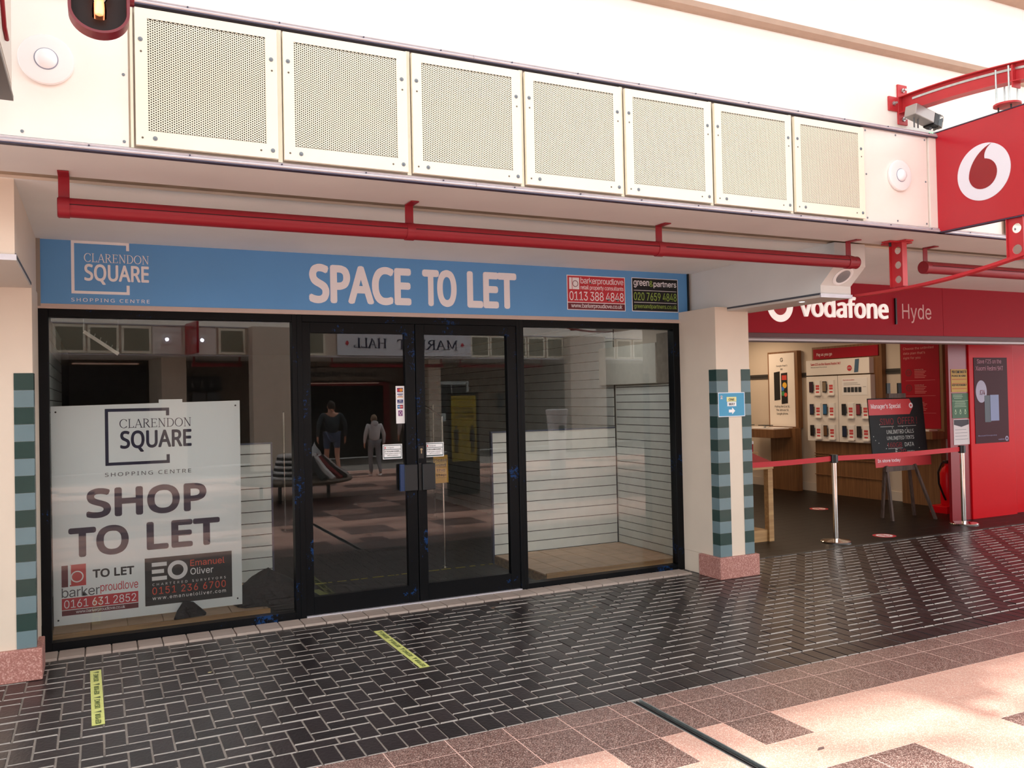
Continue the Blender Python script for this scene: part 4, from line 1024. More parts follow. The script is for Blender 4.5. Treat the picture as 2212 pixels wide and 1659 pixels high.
obj('stirrup', MB().tube([(5.46, -2.25, 3.56), (5.46, -2.25, 3.66)], .006, 8).tube([(5.50, -2.25, 3.56), (5.50, -2.25, 3.66)], .006, 8).tube([(5.62, -2.25, 3.56), (5.645, -2.25, 3.64)], .009, 8), mat('flood_dark', '#5b5a5c', .5), fl_)

# ------------------------------------------------------------------ pillar sign, floor tape
ow = thing('direction_sign', 'small teal ONE WAY sign with a right arrow on the right pillar', 'sign', (5.11, -.56, 1.437))
FO = Fr((0, -.5605, 0), (1, 0, 0), (0, 0, 1))
obj('card', MB().fbox(FO, 4.960, 5.263, 1.437, 1.655, 0, .0015), mat('card_edge', '#dfe6f2', .5), ow)
obj('face', MB().fbox(FO, 4.967, 5.256, 1.444, 1.648, .0015, .002), TEAL, ow)
y_ = obj('yellow_patch', MB().fbox(FO, 5.056, 5.166, 1.572, 1.614, .002, .003), mat('pale_yellow', '#e6df9c', .5), ow); text('ONE', FO, 5.078, 5.144, 1.580, 1.602, .003, BLACKP, y_, bold=.01)
y_ = obj('white_patch', MB().fbox(FO, 5.062, 5.164, 1.531, 1.569, .002, .003), WHITE, ow); text('WAY', FO, 5.078, 5.148, 1.539, 1.561, .003, NAVY, y_, bold=.01)
obj('arrow', MB().prism(FO, [(5.078, 1.475), (5.115, 1.475), (5.115, 1.458), (5.15, 1.489), (5.115, 1.520), (5.115, 1.501), (5.078, 1.501)], .002, .003), WHITE, ow)
obj('crest', MB().fbox(FO, 4.985, 5.012, 1.596, 1.601, .002, .003).fbox(FO, 4.990, 5.007, 1.601, 1.628, .002, .003).fbox(FO, 4.984, 5.013, 1.615, 1.619, .002, .003), mat('crest_grey', '#c9c4c8', .5), ow)
def ftape(p0, p1, w, lab):
    p0 = V((*p0, 0)); p1 = V((*p1, 0)); L_ = (p1-p0).length
    F = Fr(p0, (p1-p0), V((0, 0, 1)).cross(p1-p0))
    t = thing('floor_tape', lab, 'tape', tuple((p0+p1)/2))
    obj('strip', MB().fbox(F, 0, L_, -w/2, w/2, .0005, .0030), TAPE, t)
    n = 4
    for k in range(n):
        a = L_*(k+.04)/n; text(('KEEP YOUR', 'DISTANCE')[k % 2], F, a, a+L_/n*.62, -w*.22, w*.22, .0030, TAPET, t, bold=.03, th=.0005)
        cx = a+L_/n*.76; obj('triangle_mark', MB().prism(F, [(cx-w*.28, -w*.28), (cx+w*.28, -w*.28), (cx, w*.28)], .0030, .0034), TAPET, t)
ftape((-.015, -1.625), (-.030, -.61), .062, 'yellow green floor tape strip near the left pillar')
ftape((1.795, -1.575), (1.785, -.63), .062, 'yellow green floor tape strip in front of the double door')
tag(obj('leaf', MB().prism(Fr((.60, -1.02, .004), (1, .2, 0), (-.2, 1, 0)), [(-.012, 0), (0, .007), (.014, .002), (.002, -.008)], 0, .0015), mat('leaf_yellow', '#d8cf9a', .6)), 'tiny pale yellow leaf lying on the pavers left of centre', 'leaf')
tag(obj('leaf', MB().prism(Fr((2.98, -3.62, .001), (1, .2, 0), (-.2, 1, 0)), [(-.03, -.004), (0, .010), (.03, .002), (.012, -.012)], 0, .0015), mat('leaf_brown', '#6b5550', .8)), 'small brown leaf on the pink terrazzo right of the drain', 'leaf')

# ------------------------------------------------------------------ hanging lamp top left, left projecting sign
lp = thing('hanging_lamp', 'dark red hooded lamp with a glowing bulb hanging at top left', 'lamp', (.05, -3.95, 2.75))
LC = V((.018, -3.95, 2.752)); rr = .078
Fz = Fr(LC, (1, 0, 0), (0, 0, 1))
outer = [(rr*math.cos(t), -.0+rr*math.sin(t)*.9) for t in [PI+PI*i/20 for i in range(21)]]
# open bottomed trough hood: half drum, axis towards the shop, with the bulb inside
hoodo = [(rr*math.cos(t), rr*.85*math.sin(t)) for t in [PI+PI*i/22 for i in range(23)]]
sh_ = [(x, y) for x, y in hoodo]+[(rr, .30), (-rr, .30)]
ri_ = .070
inn = [(ri_*math.cos(t), ri_*.85*math.sin(t)) for t in [PI+PI*i/22 for i in range(23)]]+[(ri_, .29), (-ri_, .29)]
mb = MB(); n = len(sh_); vs = []
for (x, y), (x2, y2_) in zip(sh_, inn):
    vs += [Fz.p(x, y, .02), Fz.p(x2, y2_, .02), Fz.p(x2, y2_, -.035), Fz.p(x, y, -.035)]
fs = []
for i in range(n):
    j = (i+1) % n
    for q in range(4): w = (q+1) % 4; fs.append((i*4+q, j*4+q, j*4+w, i*4+w))
mb.add(vs, fs)
obj('hood', mb, mat('lamp_red', '#741824', .35), lp, smooth=True)
obj('reflector', MB().prism(Fz, inn, -.033, -.028), mat('lamp_inside', '#12080a', .6), lp)
obj('bulb', MB().lathe(LC+V((0, 0, -.012)), (0, 0, 1), [(0, .002), (.004, .010), (.012, .0125), (.13, .0125), (.135, .004)], 20), BULB, lp, smooth=True)
obj('bulb_socket', MB().lathe(LC+V((0, 0, -.016)), (0, 0, 1), [(0, .012), (.0, .018), (.02, .019), (.045, .016), (.06, .026), (.12, .028)], 24), GLASSR, lp, smooth=True)
obj('arm', MB().box(-.60, -.06, -3.985, -3.955, 2.78, 2.83), RED, lp)
obj('side_bolt', MB().cyl((.094, -3.95, 2.80), (.108, -3.95, 2.80), .018, n=16), mat('lamp_red', '#741824', .35), lp, smooth=True)
# left sign (seen edge on)
ls = thing('blade_sign', 'grey framed projecting sign seen edge on at the top left corner', 'sign', (-.35, -2.9, 2.83))
F = Fr((-.305, 0, 0), (0, 1, 0), (0, 0, 1))
obj('frame', MB().box(-.43, -.305, -3.62, -2.49, 2.955, 3.60), mat('sign_frame_grey', '#b9b4ac', .45, .3), ls, bevel=.003)
obj('face', MB().fbox(F, -3.58, -2.53, 2.99, 3.57, 0, .002), mat('sign_face', '#d4cfc6', .4), ls)
obj('lower_rail', MB().box(-.435, -.300, -3.64, -2.48, 2.935, 2.955), mat('rail_shade', '#55504a', .5), ls)
obj('red_bar', MB().tube([(-.296, -2.80, 3.07), (-.296, -2.90, 3.08), (-.296, -2.99, 3.16), (-.296, -3.0, 3.4)], .008, 8), RED, ls, smooth=True)

# ------------------------------------------------------------------ phone shop contents
def stanchion(x, y, belt_to, lab):
    t = thing('stanchion', lab, 'barrier', (x, y, 0))
    obj('base', MB().lathe((x, y, 0.004), (0, 0, 1), [(0, .158), (.012, .16), (.02, .152), (.034, .06), (.04, .03), (.042, .02)], 48), CHROME, t, smooth=True)
    obj('post', MB().cyl((x, y, .04), (x, y, .93), .027, n=28), CHROME, t, smooth=True)
    hd = MB().cyl((x, y, .865), (x, y, .955), .034, n=24).box(x-.045, x+.045, y-.018, y+.018, .87, .95)
    obj('head', hd, FRAMEK, t, smooth=True)
    mb = MB(); (x2, y2_, z2_) = belt_to; L_ = math.hypot(x2-x, y2_-y); F = Fr((x, y, 0), (x2-x, y2_-y, 0), (0, 0, 1))
    n = 12; vs = []
    for i in range(n+1):
        f = i/n; s = -.012*math.sin(PI*f); a = .046+(L_-.095)*f
        vs += [F.p(a, .885+s, -.001), F.p(a, .940+s, -.001), F.p(a, .940+s, .001), F.p(a, .885+s, .001)]
    fs = [(i*4+q, i*4+4+q, i*4+4+(q+1) % 4, i*4+(q+1) % 4) for i in range(n) for q in range(4)]
    obj('belt', MB().add(vs, fs), mat('belt_red', '#c01c28', .6), t)
stanchion(7.205, .258, (5.42, .22, 0), 'chrome belt post standing at the shop entrance, nearer the pillar')
stanchion(9.40, .336, (7.205, .258, 0), 'chrome belt post standing before the red kiosk')
# desk on the left behind the pillar
dk = thing('display_table', 'light oak display table behind the pillar with a red sign on top', 'table', (6.3, 1.1, 0))
obj('top', MB().box(5.70, 6.72, .66, 1.75, .80, .845), OAKL, dk, bevel=.003)
obj('leg', MB().box(6.64, 6.71, .665, .735, .0, .80), OAKL, dk, bevel=.002); obj('leg', MB().box(6.64, 6.70, 1.62, 1.69, .0, .80), OAK, dk)
obj('leg', MB().box(5.72, 5.79, .665, .735, .0, .80), OAKL, dk); obj('leg', MB().box(5.72, 5.79, 1.62, 1.69, .0, .80), OAKL, dk)
obj('plinth', MB().box(5.80, 6.635, .69, 1.60, .0, .135), OAKL, dk, bevel=.002)
rsn = thing('counter_sign', 'red wedge sign lying on the oak table behind the pillar', 'sign', (6.4, .8, .845))
obj('wedge', MB().prism(Fr((5.9, 0, 0), (0, -1, 0), (0, 0, 1)), [(-.66, .847), (-.66, .88), (-1.0, .965), (-1.0, .847)], 0, -.80), FASR, rsn)
text('the UK best network', Fr((0, .655, 0), (1, 0, 0), (0, 0, 1)), 6.30, 6.52, .855, .868, .001, VINYL, rsn)
rb = thing('box', 'small red and white box on a stand at the far left of the phone shop', 'box', (7.5, 2.0, .88)); 
obj('carton', MB().box(7.35, 7.63, 2.0, 2.3, .88, .98), FASR, rb, bevel=.003); obj('lid', MB().box(7.345, 7.635, 1.995, 2.305, .98, 1.02), WHITE, rb, bevel=.004)
tb = thing('display_table', 'narrow oak stand under the small red box', 'table', (7.5, 2.1, 0)); obj('top', MB().box(7.1, 7.66, 1.95, 2.35, .84, .88), OAKL, tb); obj('leg', MB().box(7.2, 7.3, 2.05, 2.2, 0, .84), OAK, tb)
FW = Fr((10.5, 0, 0), (0, -1, 0), (0, 0, 1))    # side wall units: a=-y, b=z, facing -x
def fwb(a0, a1, b0, b1, c0, c1): return MB().fbox(FW, -a0, -a1, b0, b1, c0, c1) if a0 > a1 else MB().fbox(FW, -a1, -a0, b0, b1, c0, c1)
# tall poster unit with shelf table
gp = thing('poster_unit', 'tall oak framed white phone poster at the left of the display wall', 'poster', (10.5, 4.45, 1.0))
obj('frame', fwb(4.81, 4.12, 1.04, 2.335, -.10, -.003), OAK, gp); obj('poster', fwb(4.78, 4.18, 1.06, 2.305, -.003, .002), mat('poster_cream', '#efe6de', .5), gp)
def wt(s, par, a0, a1, b0, b1, m, c=.003, **k): return text(s, FW, -a0, -a1, b0, b1, c, m, par, th=.001, **k)
wt('G', gp, 4.50, 4.44, 2.16, 2.23, BLACKP, bold=.02); wt('Google Pixel 5', gp, 4.60, 4.34, 2.07, 2.11, BLACKP)
wt('5G', gp, 4.50, 4.45, 2.02, 2.05, BLACKP, bold=.02)
obj('phone_picture', MB().prism(FW, [(-4.66, 1.50), (-4.66, 1.985), (-4.52, 2.0), (-4.52, 1.515)], .002, .004), mat('phone_dark', '#1a1c20', .3), gp)
ph_ = obj('phone_picture', MB().prism(FW, [(-4.49, 1.44), (-4.49, 1.965), (-4.345, 1.975), (-4.345, 1.455)], .002, .005), BLACKP, gp)
obj('colour_shapes', MB().fbox(FW, -4.47, -4.36, 1.85, 1.93, .005, .006).disc(FW, -4.41, 1.76, .05, .005, .006, 20, mi=1).disc(FW, -4.455, 1.70, .035, .006, .007, 20, mi=2).disc(FW, -4.39, 1.60, .035, .005, .006, 20, mi=3).disc(FW, -4.45, 1.62, .04, .005, .0055, 20, mi=4),
    [mat('g_red', '#d0483c', .4), mat('g_yellow', '#e8b23a', .4), mat('g_blue', '#3b74c8', .4), mat('g_coral', '#e05a4a', .4), mat('g_green', '#3a8a54', .4)], ph_)
wt('Putting the G in 5G.\nThe ultimate 5G\nGoogle phone.', gp, 4.655, 4.30, 1.25, 1.42, BLACKP, align='CENTER', line=1.0)
dt = thing('phone_table', 'oak shelf table under the tall white poster, two phones on it', 'table', (10.2, 4.65, 0))
obj('top', MB().box(9.98, 10.5, 4.15, 5.18, .89, 1.03), OAK, dt, bevel=.003); obj('column', MB().box(10.36, 10.5, 4.06, 4.63, 0, 1.04), OAK, dt)
obj('tray', MB().box(10.03, 10.45, 4.20, 5.12, 1.03, 1.05), WHITE, dt); 
for k, (yy_, lab) in enumerate(((4.95, 'dark phone lying flat on the oak shelf table, left one'), (4.50, 'dark phone lying flat on the oak shelf table, right one'))):
    t = thing('display_phone', lab, 'phone', (10.12, yy_, 1.05), 'phones on the oak shelf table')
    obj('stand', MB().cyl((10.12, yy_, 1.05), (10.12, yy_, 1.085), .02, n=12), WHITE, t); obj('handset', MB().box(10.07, 10.20, yy_-.11, yy_+.11, 1.085, 1.097), mat('phone_dark', '#1a1c20', .3), t, bevel=.002)
# pay as you go unit
pu = thing('display_unit', 'wide oak display unit with red Pay as you go header and phone rows', 'unit', (10.5, 3.1, 0))
obj('cabinet', fwb(3.76, 2.45, 0, .84, -.10, 0), OAK, pu, bevel=.002)
for z in (.56, .60, .64, .30): obj('drawer_lip', fwb(3.765, 2.445, z, z+.012, 0, .018), OAK, pu)
obj('back_panel', fwb(3.80, 2.43, .84, 2.36, -.115, -.02), OAK, pu)
obj('header', fwb(3.755, 2.475, 2.165, 2.325, -.02, .0), FASR, pu); wt('Pay as you go', pu, 3.68, 3.36, 2.20, 2.26, VINYL, c=.001)
obj('white_board', fwb(3.84, 2.56, .85, 1.885, -.02, .075), mat('board_warm_white', '#efe9e4', .5), pu); obj('upper_board', fwb(3.84, 2.575, 1.905, 2.145, -.02, .075), mat('board_warm_white', '#efe9e4', .5), pu)
obj('joint', fwb(3.19, 3.185, .85, 1.885, .075, .0765), GREYP, pu)
wt('Save £25 on the Xiaomi Redmi 9AT', pu, 3.74, 3.12, 2.06, 2.10, REDP, c=.0765, bold=.012); wt('When you buy on Pay as you go', pu, 3.74, 3.40, 2.02, 2.04, GREYP, c=.0765)
obj('price_dot', MB().disc(FW, -2.95, 1.995, .045, .0765, .078, 24), REDP, pu); wt('£74', pu, 2.98, 2.92, 1.98, 2.01, WHITE, c=.0785, bold=.02)
pp_ = obj('phone_picture', MB().prism(FW, [(-2.86, 1.925), (-2.835, 2.125), (-2.76, 2.13), (-2.785, 1.93)], .0765, .080), mat('phone_blue', '#4a6a86', .3), pu)
pn = obj('plan_table', fwb(3.10, 2.62, 1.575, 1.84, .0765, .078), WHITE, pu)
wt('Pay as you go plans', pn, 3.08, 2.86, 1.80, 1.82, REDP, c=.0785, bold=.01)
for k in range(5): obj('plan_cell', fwb(3.07-k*.07, 3.01-k*.07, 1.62, 1.70, .078, .079), mat('cell_dark', '#2a2f36', .5), pn)
obj('plan_lines', MB().fbox(FW, -3.07, -2.75, 1.735, 1.74, .078, .079).fbox(FW, -3.07, -2.80, 1.76, 1.765, .078, .079).fbox(FW, -2.70, -2.64, 1.70, 1.705, .078, .079), GREYP, pn)
cols = ['#3a2036', '#8a7a68', '#2a3350', '#2f6a9a', '#20242c', '#8c3a48', '#15161a', '#6a4a30', '#1e2c4a', '#2c2c30']
rowsn = ('top', 'middle', 'bottom'); idx = 0
ph_mb = None
for r_, zc in enumerate((1.715, 1.355, 1.015)):
    for c__, ya in enumerate((3.73, 3.45, 3.07, 2.79)):
        if r_ == 0 and c__ > 1: continue
        nm = ('first', 'second', 'third', 'fourth')[c__]
        t = thing('display_phone', 'phone on its clip in the %s row of the wall board, %s from the left' % (rowsn[r_], nm), 'phone', (10.42, ya, zc), 'phones clipped to the wall board')
        obj('handset', MB().fbox(FW, -ya-.04, -ya+.045, zc-.088, zc+.088, .085, .097), mat('handset_%d' % idx, '#15171c', .3), t, bevel=.004)
        obj('screen', MB().fbox(FW, -ya-.033, -ya+.038, zc-.074, zc+.074, .097, .0985), mat('phone_screen_%d' % idx, cols[idx], .15), t)
        obj('clip', MB().fbox(FW, -ya-.01, -ya+.06, zc-.05, zc+.04, .0775, .085), CHROME, t)
        cc = thing('price_card', 'price card beside the phone in the %s row, %s from the left' % (rowsn[r_], nm), 'card', (10.42, ya-.13, zc), 'price cards on the wall board')
        a = -ya+.075
        obj('holder', MB().fbox(FW, a-.01, a+.125, zc-.135, zc+.105, .0775, .082).fbox(FW, a-.01, a+.125, zc-.14, zc-.12, .0775, .11), mat('acrylic', '#f2eeea', .2), cc)
        obj('card', MB().fbox(FW, a, a+.11, zc-.12, zc+.10, .084, .088), WHITE, cc)
        obj('red_block', MB().fbox(FW, a+.02, a+.095, zc-.005, zc+.03, .088, .0885).fbox(FW, a+.02, a+.095, zc-.045, zc-.012, .088, .0885).fbox(FW, a+.025, a+.09, zc-.095, zc-.07, .088, .0885), mat('card_block', '#d04a4c', .5), cc)
        idx += 1
# red plan poster and column
cp = thing('poster_unit', 'tall red plan poster in an oak frame at the right of the display wall', 'poster', (10.5, 1.75, 1.0))
obj('frame', fwb(2.09, 1.40, 1.05, 2.62, -.10, -.003), OAK, cp); obj('poster', fwb(2.075, 1.45, 1.09, 2.60, -.003, .002), FASR, cp)
wt('Choose the unlimited\ndata plan that\'s\nright for you', cp, 2.03, 1.53, 2.07, 2.25, mat('rose_print', '#d88a88', .5), line=1.0)
for z, s_ in ((1.885, 'Unlimited Lite'), (1.665, 'Unlimited'), (1.42, 'Unlimited Max')):
    obj('icon', MB().ring(FW, -1.95, z, .038, .050, .002, .004, 28).ring(FW, -1.95, z, .014, .020, .002, .004, 16), mat('icon_maroon', '#6a1422', .5), cp)
    wt(s_, cp, 1.85, 1.70, z+.03, z+.05, mat('rose_print', '#d88a88', .5), bold=.01)
    for k in range(5): obj('text_line', fwb(1.85, 1.66+.02*(k % 3), z+.012-k*.022, z+.018-k*.022, .002, .003), mat('rose_print', '#d88a88', .5), cp)
    obj('rule_line', fwb(2.0, 1.52, z-.115, z-.112, .002, .003), mat('rose_print', '#d88a88', .5), cp)
cc_ = thing('shelf_column', 'oak column with a small shelf under the red plan poster', 'cabinet', (10.45, 1.8, 0))
obj('column', fwb(2.115, 1.46, 0, .95, -.1, 0), OAK, cc_, bevel=.002); obj('shelf', fwb(2.2, 1.42, .95, 1.06, -.1, .22), OAK, cc_, bevel=.002); obj('tray', fwb(2.1, 1.5, 1.06, 1.08, 0, .18), WHITE, cc_)
# easel board
eb = thing('easel_board', 'black chalkboard easel headed Manager\'s Special, In store today', 'board', (9.1, .9, 0))
FE = Fr((8.615, .93, 0), (1, -.03, 0), (0, .05, 1))
obj('board', MB().prism(FE, [(0, .855), (.955, .87), (.925, 1.545), (-.02, 1.545)], -.015, 0), CHALK, eb)
obj('header_arrow', MB().prism(FE, [(-.02, 1.335), (.68, 1.335), (.75, 1.435), (.69, 1.53), (-.02, 1.53)], 0, .003), mat('coral_red', '#d4474c', .5), eb)
text('Manager\'s Special', FE, .02, .53, 1.40, 1.475, .003, VINYL, eb, bold=.012)
obj('emblem', MB().ring(FE, .71, 1.445, .016, .034, .003, .004, 24), VINYL, eb)
ck = mat('chalk_white', '#c9cbc8', .8); cr = mat('chalk_red', '#8a3038', .8)
text('SIMO', FE, .16, .39, 1.21, 1.29, .001, cr, eb); text('OFFER !', FE, .46, .80, 1.21, 1.30, .001, cr, eb)
text('UNLIMITED CALLS', FE, .26, .73, 1.095, 1.145, .001, ck, eb, bold=-.01); text('UNLIMITED TEXTS', FE, .26, .73, 1.02, 1.065, .001, ck, eb, bold=-.01)
text('160GB', FE, .26, .51, .925, .985, .001, cr, eb); text('DATA', FE, .56, .72, .93, .98, .001, ck, eb, bold=-.01)
text('£', FE, .39, .43, .82+.02, .905, .001, ck, eb); text('20', FE, .46, .57, .84, .90, .001, cr, eb); text('P/MTH', FE, .60, .72, .845, .875, .001, ck, eb)
obj('underline', MB().fbox(FE, .16, .39, 1.185, 1.19, 0, .001).fbox(FE, .46, .78, 1.185, 1.19, 0, .001).fbox(FE, .27, .52, .91, .914, 0, .001), ck, eb)
random.seed(9); dots = MB()
for k in range(16): dots.disc(FE, random.uniform(.03, .9), random.uniform(.87, 1.27), .006, 0, .001, 8)
o = obj('chalk_dot', dots, ck, eb); o['kind'] = 'stuff'
obj('lower_strip', MB().prism(FE, [(.035, .685), (1.0, .680), (1.0, .80), (.03, .815)], .0, .006), mat('coral_red', '#d4474c', .5), eb); text('In store today', FE, .07, .46, .735, .785, .006, VINYL, eb, bold=.012)
EW = wood('easel_wood', '#4a3c38', '#6a5850', .6, 'Z')
for a, b in (((8.80, .93, .70), (8.96-.03, .97, 0)), ((9.30, .93, .70), (9.50, .80, 0)), ((8.84, .99, .70), (9.04, 1.22, 0)), ((9.27, .99, .70), (9.56, 1.16, 0))): obj('leg', MB().tube([a, b], .022, 4), EW, eb)
obj('cross_rail', MB().box(8.78, 9.34, .92, .955, .63, .69), EW, eb); obj('top_clamp', MB().box(8.88, 9.18, .93, .98, 1.545, 1.60), EW, eb)
obj('clamp_post', MB().box(8.86, 8.92, .94, .96, 1.60, 1.73), FRAMEK, eb); obj('clamp_post', MB().box(9.06, 9.12, .94, .96, 1.60, 1.73), FRAMEK, eb)
# extinguisher
ex = thing('fire_extinguisher', 'red fire extinguisher with black hose on a red stand beside the kiosk', 'extinguisher', (10.15, 1.12, 0))
obj('stand', MB().box(9.98, 10.30, 1.0, 1.26, .0, .10), KIOSKR, ex, bevel=.01, seg=2)
obj('cylinder', MB().lathe((10.16, 1.12, .10), (0, 0, 1), [(0, .08), (.02, .088), (.42, .088), (.49, .06), (.52, .028), (.55, .026)], 28), KIOSKR, ex, smooth=True)
obj('valve', MB().box(10.10, 10.21, 1.10, 1.14, .65, .69), FRAMEK, ex, bevel=.004)
obj('hose', MB().tube([(10.12, 1.10, .67), (10.0, 1.08, .66), (9.92, 1.07, .55), (9.93, 1.07, .40), (9.99, 1.06, .26), (10.04, 1.06, .18)], .013, 8), FRAMEK, ex, smooth=True)
# kiosk
ki = thing('kiosk', 'tall glossy red kiosk with a portrait screen at the shop corner', 'kiosk', (10.25, .8, 0))
obj('housing', MB().box(9.84, 10.71, .53, .85, .0, 2.695), KIOSKR, ki, bevel=.006, seg=2)
obj('side_return', MB().box(10.71, 13.0, .60, .85, .0, 2.695), KIOSKR, ki)
obj('side_panel', MB().box(9.485, 9.839, .55, .59, .0, 2.695), mat('kiosk_dark_red', '#8e141e', .3), ki)
FK = Fr((0, .53, 0), (1, 0, 0), (0, 0, 1))
sc_ = obj('screen', MB().fbox(FK, 9.925, 10.575, .945, 2.03, 0, .006), SCREEN, ki)
lav = mat('screen_lavender', '#8f86a8', .4)
text('Save £25 on the', FK, 9.99, 10.46, 1.955, 2.01, .0065, mat('screen_rose', '#b0667a', .4), sc_); text('Xiaomi Redmi 9AT', FK, 9.96, 10.49, 1.865, 1.925, .0065, mat('screen_rose', '#b0667a', .4), sc_)
obj('price_disc', MB().disc(FK, 10.055, 1.60, .105, .006, .0075, 32, sa=1.0, sb=1.35), mat('disc_grey', '#9c93ac', .4), sc_); text('£74', FK, 10.03, 10.12, 1.56, 1.62, .008, mat('deep_rose', '#7c2238', .4), sc_, bold=.01)
obj('phone_picture', MB().fbox(FK, 10.11, 10.23, 1.21, 1.55, .006, .008).fbox(FK, 10.22, 10.385, 1.225, 1.555, .008, .010, 1), [mat('phone_navy', '#232a3a', .4), mat('phone_lilac', '#727ba6', .4)], sc_)
text('When you spend £10 on a pay as you go', FK, 9.97, 10.33, 1.03, 1.05, .0065, lav, sc_); text('vodafone', FK, 10.36, 10.48, .975, .995, .0065, lav, sc_)
obj('emblem', MB().ring(FK, 10.53, .99, .016, .032, .006, .007, 20), lav, sc_)
FN = Fr((0, .548, 0), (1, 0, 0), (0, 0, 1))
def notice(lab, a0, a1, z0, z1, m):
    t = thing('notice', lab, 'notice', ((a0+a1)/2, .548, z0)); obj('sheet', MB().fbox(FN, a0, a1, z0, z1, 0, .002), m, t); return t
n1 = notice('amber paper notice, topmost on the dark red panel beside the kiosk', 9.525, 9.825, 1.60, 1.885, mat('amber_paper', '#c29a4a', .6))
text('YOU COME BACK TO', FN, 9.54, 9.81, 1.835, 1.87, .002, BLACKP, n1, bold=.03); text('PLEASE BE KIND', FN, 9.54, 9.80, 1.79, 1.815, .002, BLACKP, n1, bold=.03); text('KEEP RESPONSIBLY', FN, 9.54, 9.81, 1.675, 1.70, .002, BLACKP, n1, bold=.03)
obj('stripe', MB().fbox(FN, 9.54, 9.81, 1.755, 1.763, .002, .003).fbox(FN, 9.54, 9.81, 1.705, 1.711, .002, .003).fbox(FN, 9.54, 9.81, 1.64, 1.648, .002, .003), mat('stripe_orange', '#b04a22', .6), n1)
n2 = notice('green health notice, middle one beside the kiosk', 9.53, 9.835, 1.275, 1.585, GREENN)
pg = mat('pale_green', '#b8ccae', .6)
obj('text_line', MB().fbox(FN, 9.55, 9.72, 1.56, 1.565, .002, .003).fbox(FN, 9.55, 9.73, 1.54, 1.545, .002, .003).fbox(FN, 9.57, 9.71, 1.52, 1.525, .002, .003).fbox(FN, 9.53, 9.83, 1.49, 1.493, .002, .003).fbox(FN, 9.59, 9.77, 1.475, 1.48, .002, .003).fbox(FN, 9.58, 9.78, 1.455, 1.46, .002, .003).fbox(FN, 9.58, 9.78, 1.435, 1.44, .002, .003).fbox(FN, 9.57, 9.79, 1.415, 1.42, .002, .003), pg, n2)
for xx in (9.59, 9.68, 9.77): obj('figure_icon', MB().disc(FN, xx, 1.375, .010, .002, .003, 12).ring(FN, xx, 1.345, .010, .016, .002, .003, 16, sb=1.4), pg, n2)
n3 = notice('white notice with a dark chevron top, lowest beside the kiosk', 9.545, 9.838, .945, 1.262, mat('paper_white', '#d9cfd0', .6))
obj('chevron', MB().prism(FN, [(9.553, 1.255), (9.553, 1.195), (9.69, 1.165), (9.83, 1.195), (9.83, 1.255)], .002, .003), mat('chevron_dark', '#3a343c', .6), n3)
obj('text_line', MB().fbox(FN, 9.57, 9.78, 1.13, 1.134, .002, .003).fbox(FN, 9.57, 9.80, 1.09, 1.094, .002, .003).fbox(FN, 9.57, 9.79, 1.05, 1.054, .002, .003).fbox(FN, 9.57, 9.81, 1.01, 1.014, .002, .003), GREYP, n3)
for (x, y, r, lab) in ((7.96, .27, .125, 'round red and white floor sticker at the phone shop threshold'), (9.05, 2.3, .125, 'round red and white floor sticker farther inside the phone shop')):
    t = thing('floor_sticker', lab, 'sticker', (x, y, .004)); Fg = Fr((x, y, .0045), (1, 0, 0), (0, 1, 0))
    obj('disc', MB().disc(Fg, 0, 0, r, 0, .0012, 40), REDP, t); obj('white_ring', MB().ring(Fg, 0, 0, r*.50, r*.72, .0012, .002, 40), WHITE, t)
    obj('footprint', MB().disc(Fg, -.035, 0, .018, .0012, .002, 16, sb=2).disc(Fg, .035, 0, .018, .0012, .002, 16, sb=2), WHITE, t)

# ------------------------------------------------------------------ the far side of the mall, seen in the glass
nrm = math.hypot(1, .15)
FO_ = Fr((0, -14.4, 0), (-1/nrm, .15/nrm, 0), (0, 0, 1))     # a runs towards -x, c towards our shop
def A(x): return -x*nrm
wo = struct('wall_opposite', MB().fbox(FO_, A(26), A(-9), 2.8, 3.48, -.25, 0), CREAM, label='cream band wall on the far side of the mall', cat='wall')
struct('wall_opposite_upper', MB().fbox(FO_, A(26), A(-9), 3.48, 6.6, -.6, -.28), UPPER, label='white upper wall on the far side of the mall', cat='wall')
struct('ceiling_opposite', MB().fbox(FO_, A(26), A(-9), 2.8, 2.9, -2.6, -.25), SOFF2, label='soffit over the far shopfronts', cat='ceiling')
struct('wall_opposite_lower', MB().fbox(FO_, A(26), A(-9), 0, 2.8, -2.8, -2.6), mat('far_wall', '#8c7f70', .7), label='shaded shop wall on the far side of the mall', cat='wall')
obj('edge_trim', MB().fbox(FO_, A(26), A(-9), 2.79, 2.815, 0, .03).fbox(FO_, A(26), A(-9), 3.475, 3.50, 0, .03), ALU, wo)
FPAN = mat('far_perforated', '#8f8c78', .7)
k = 0
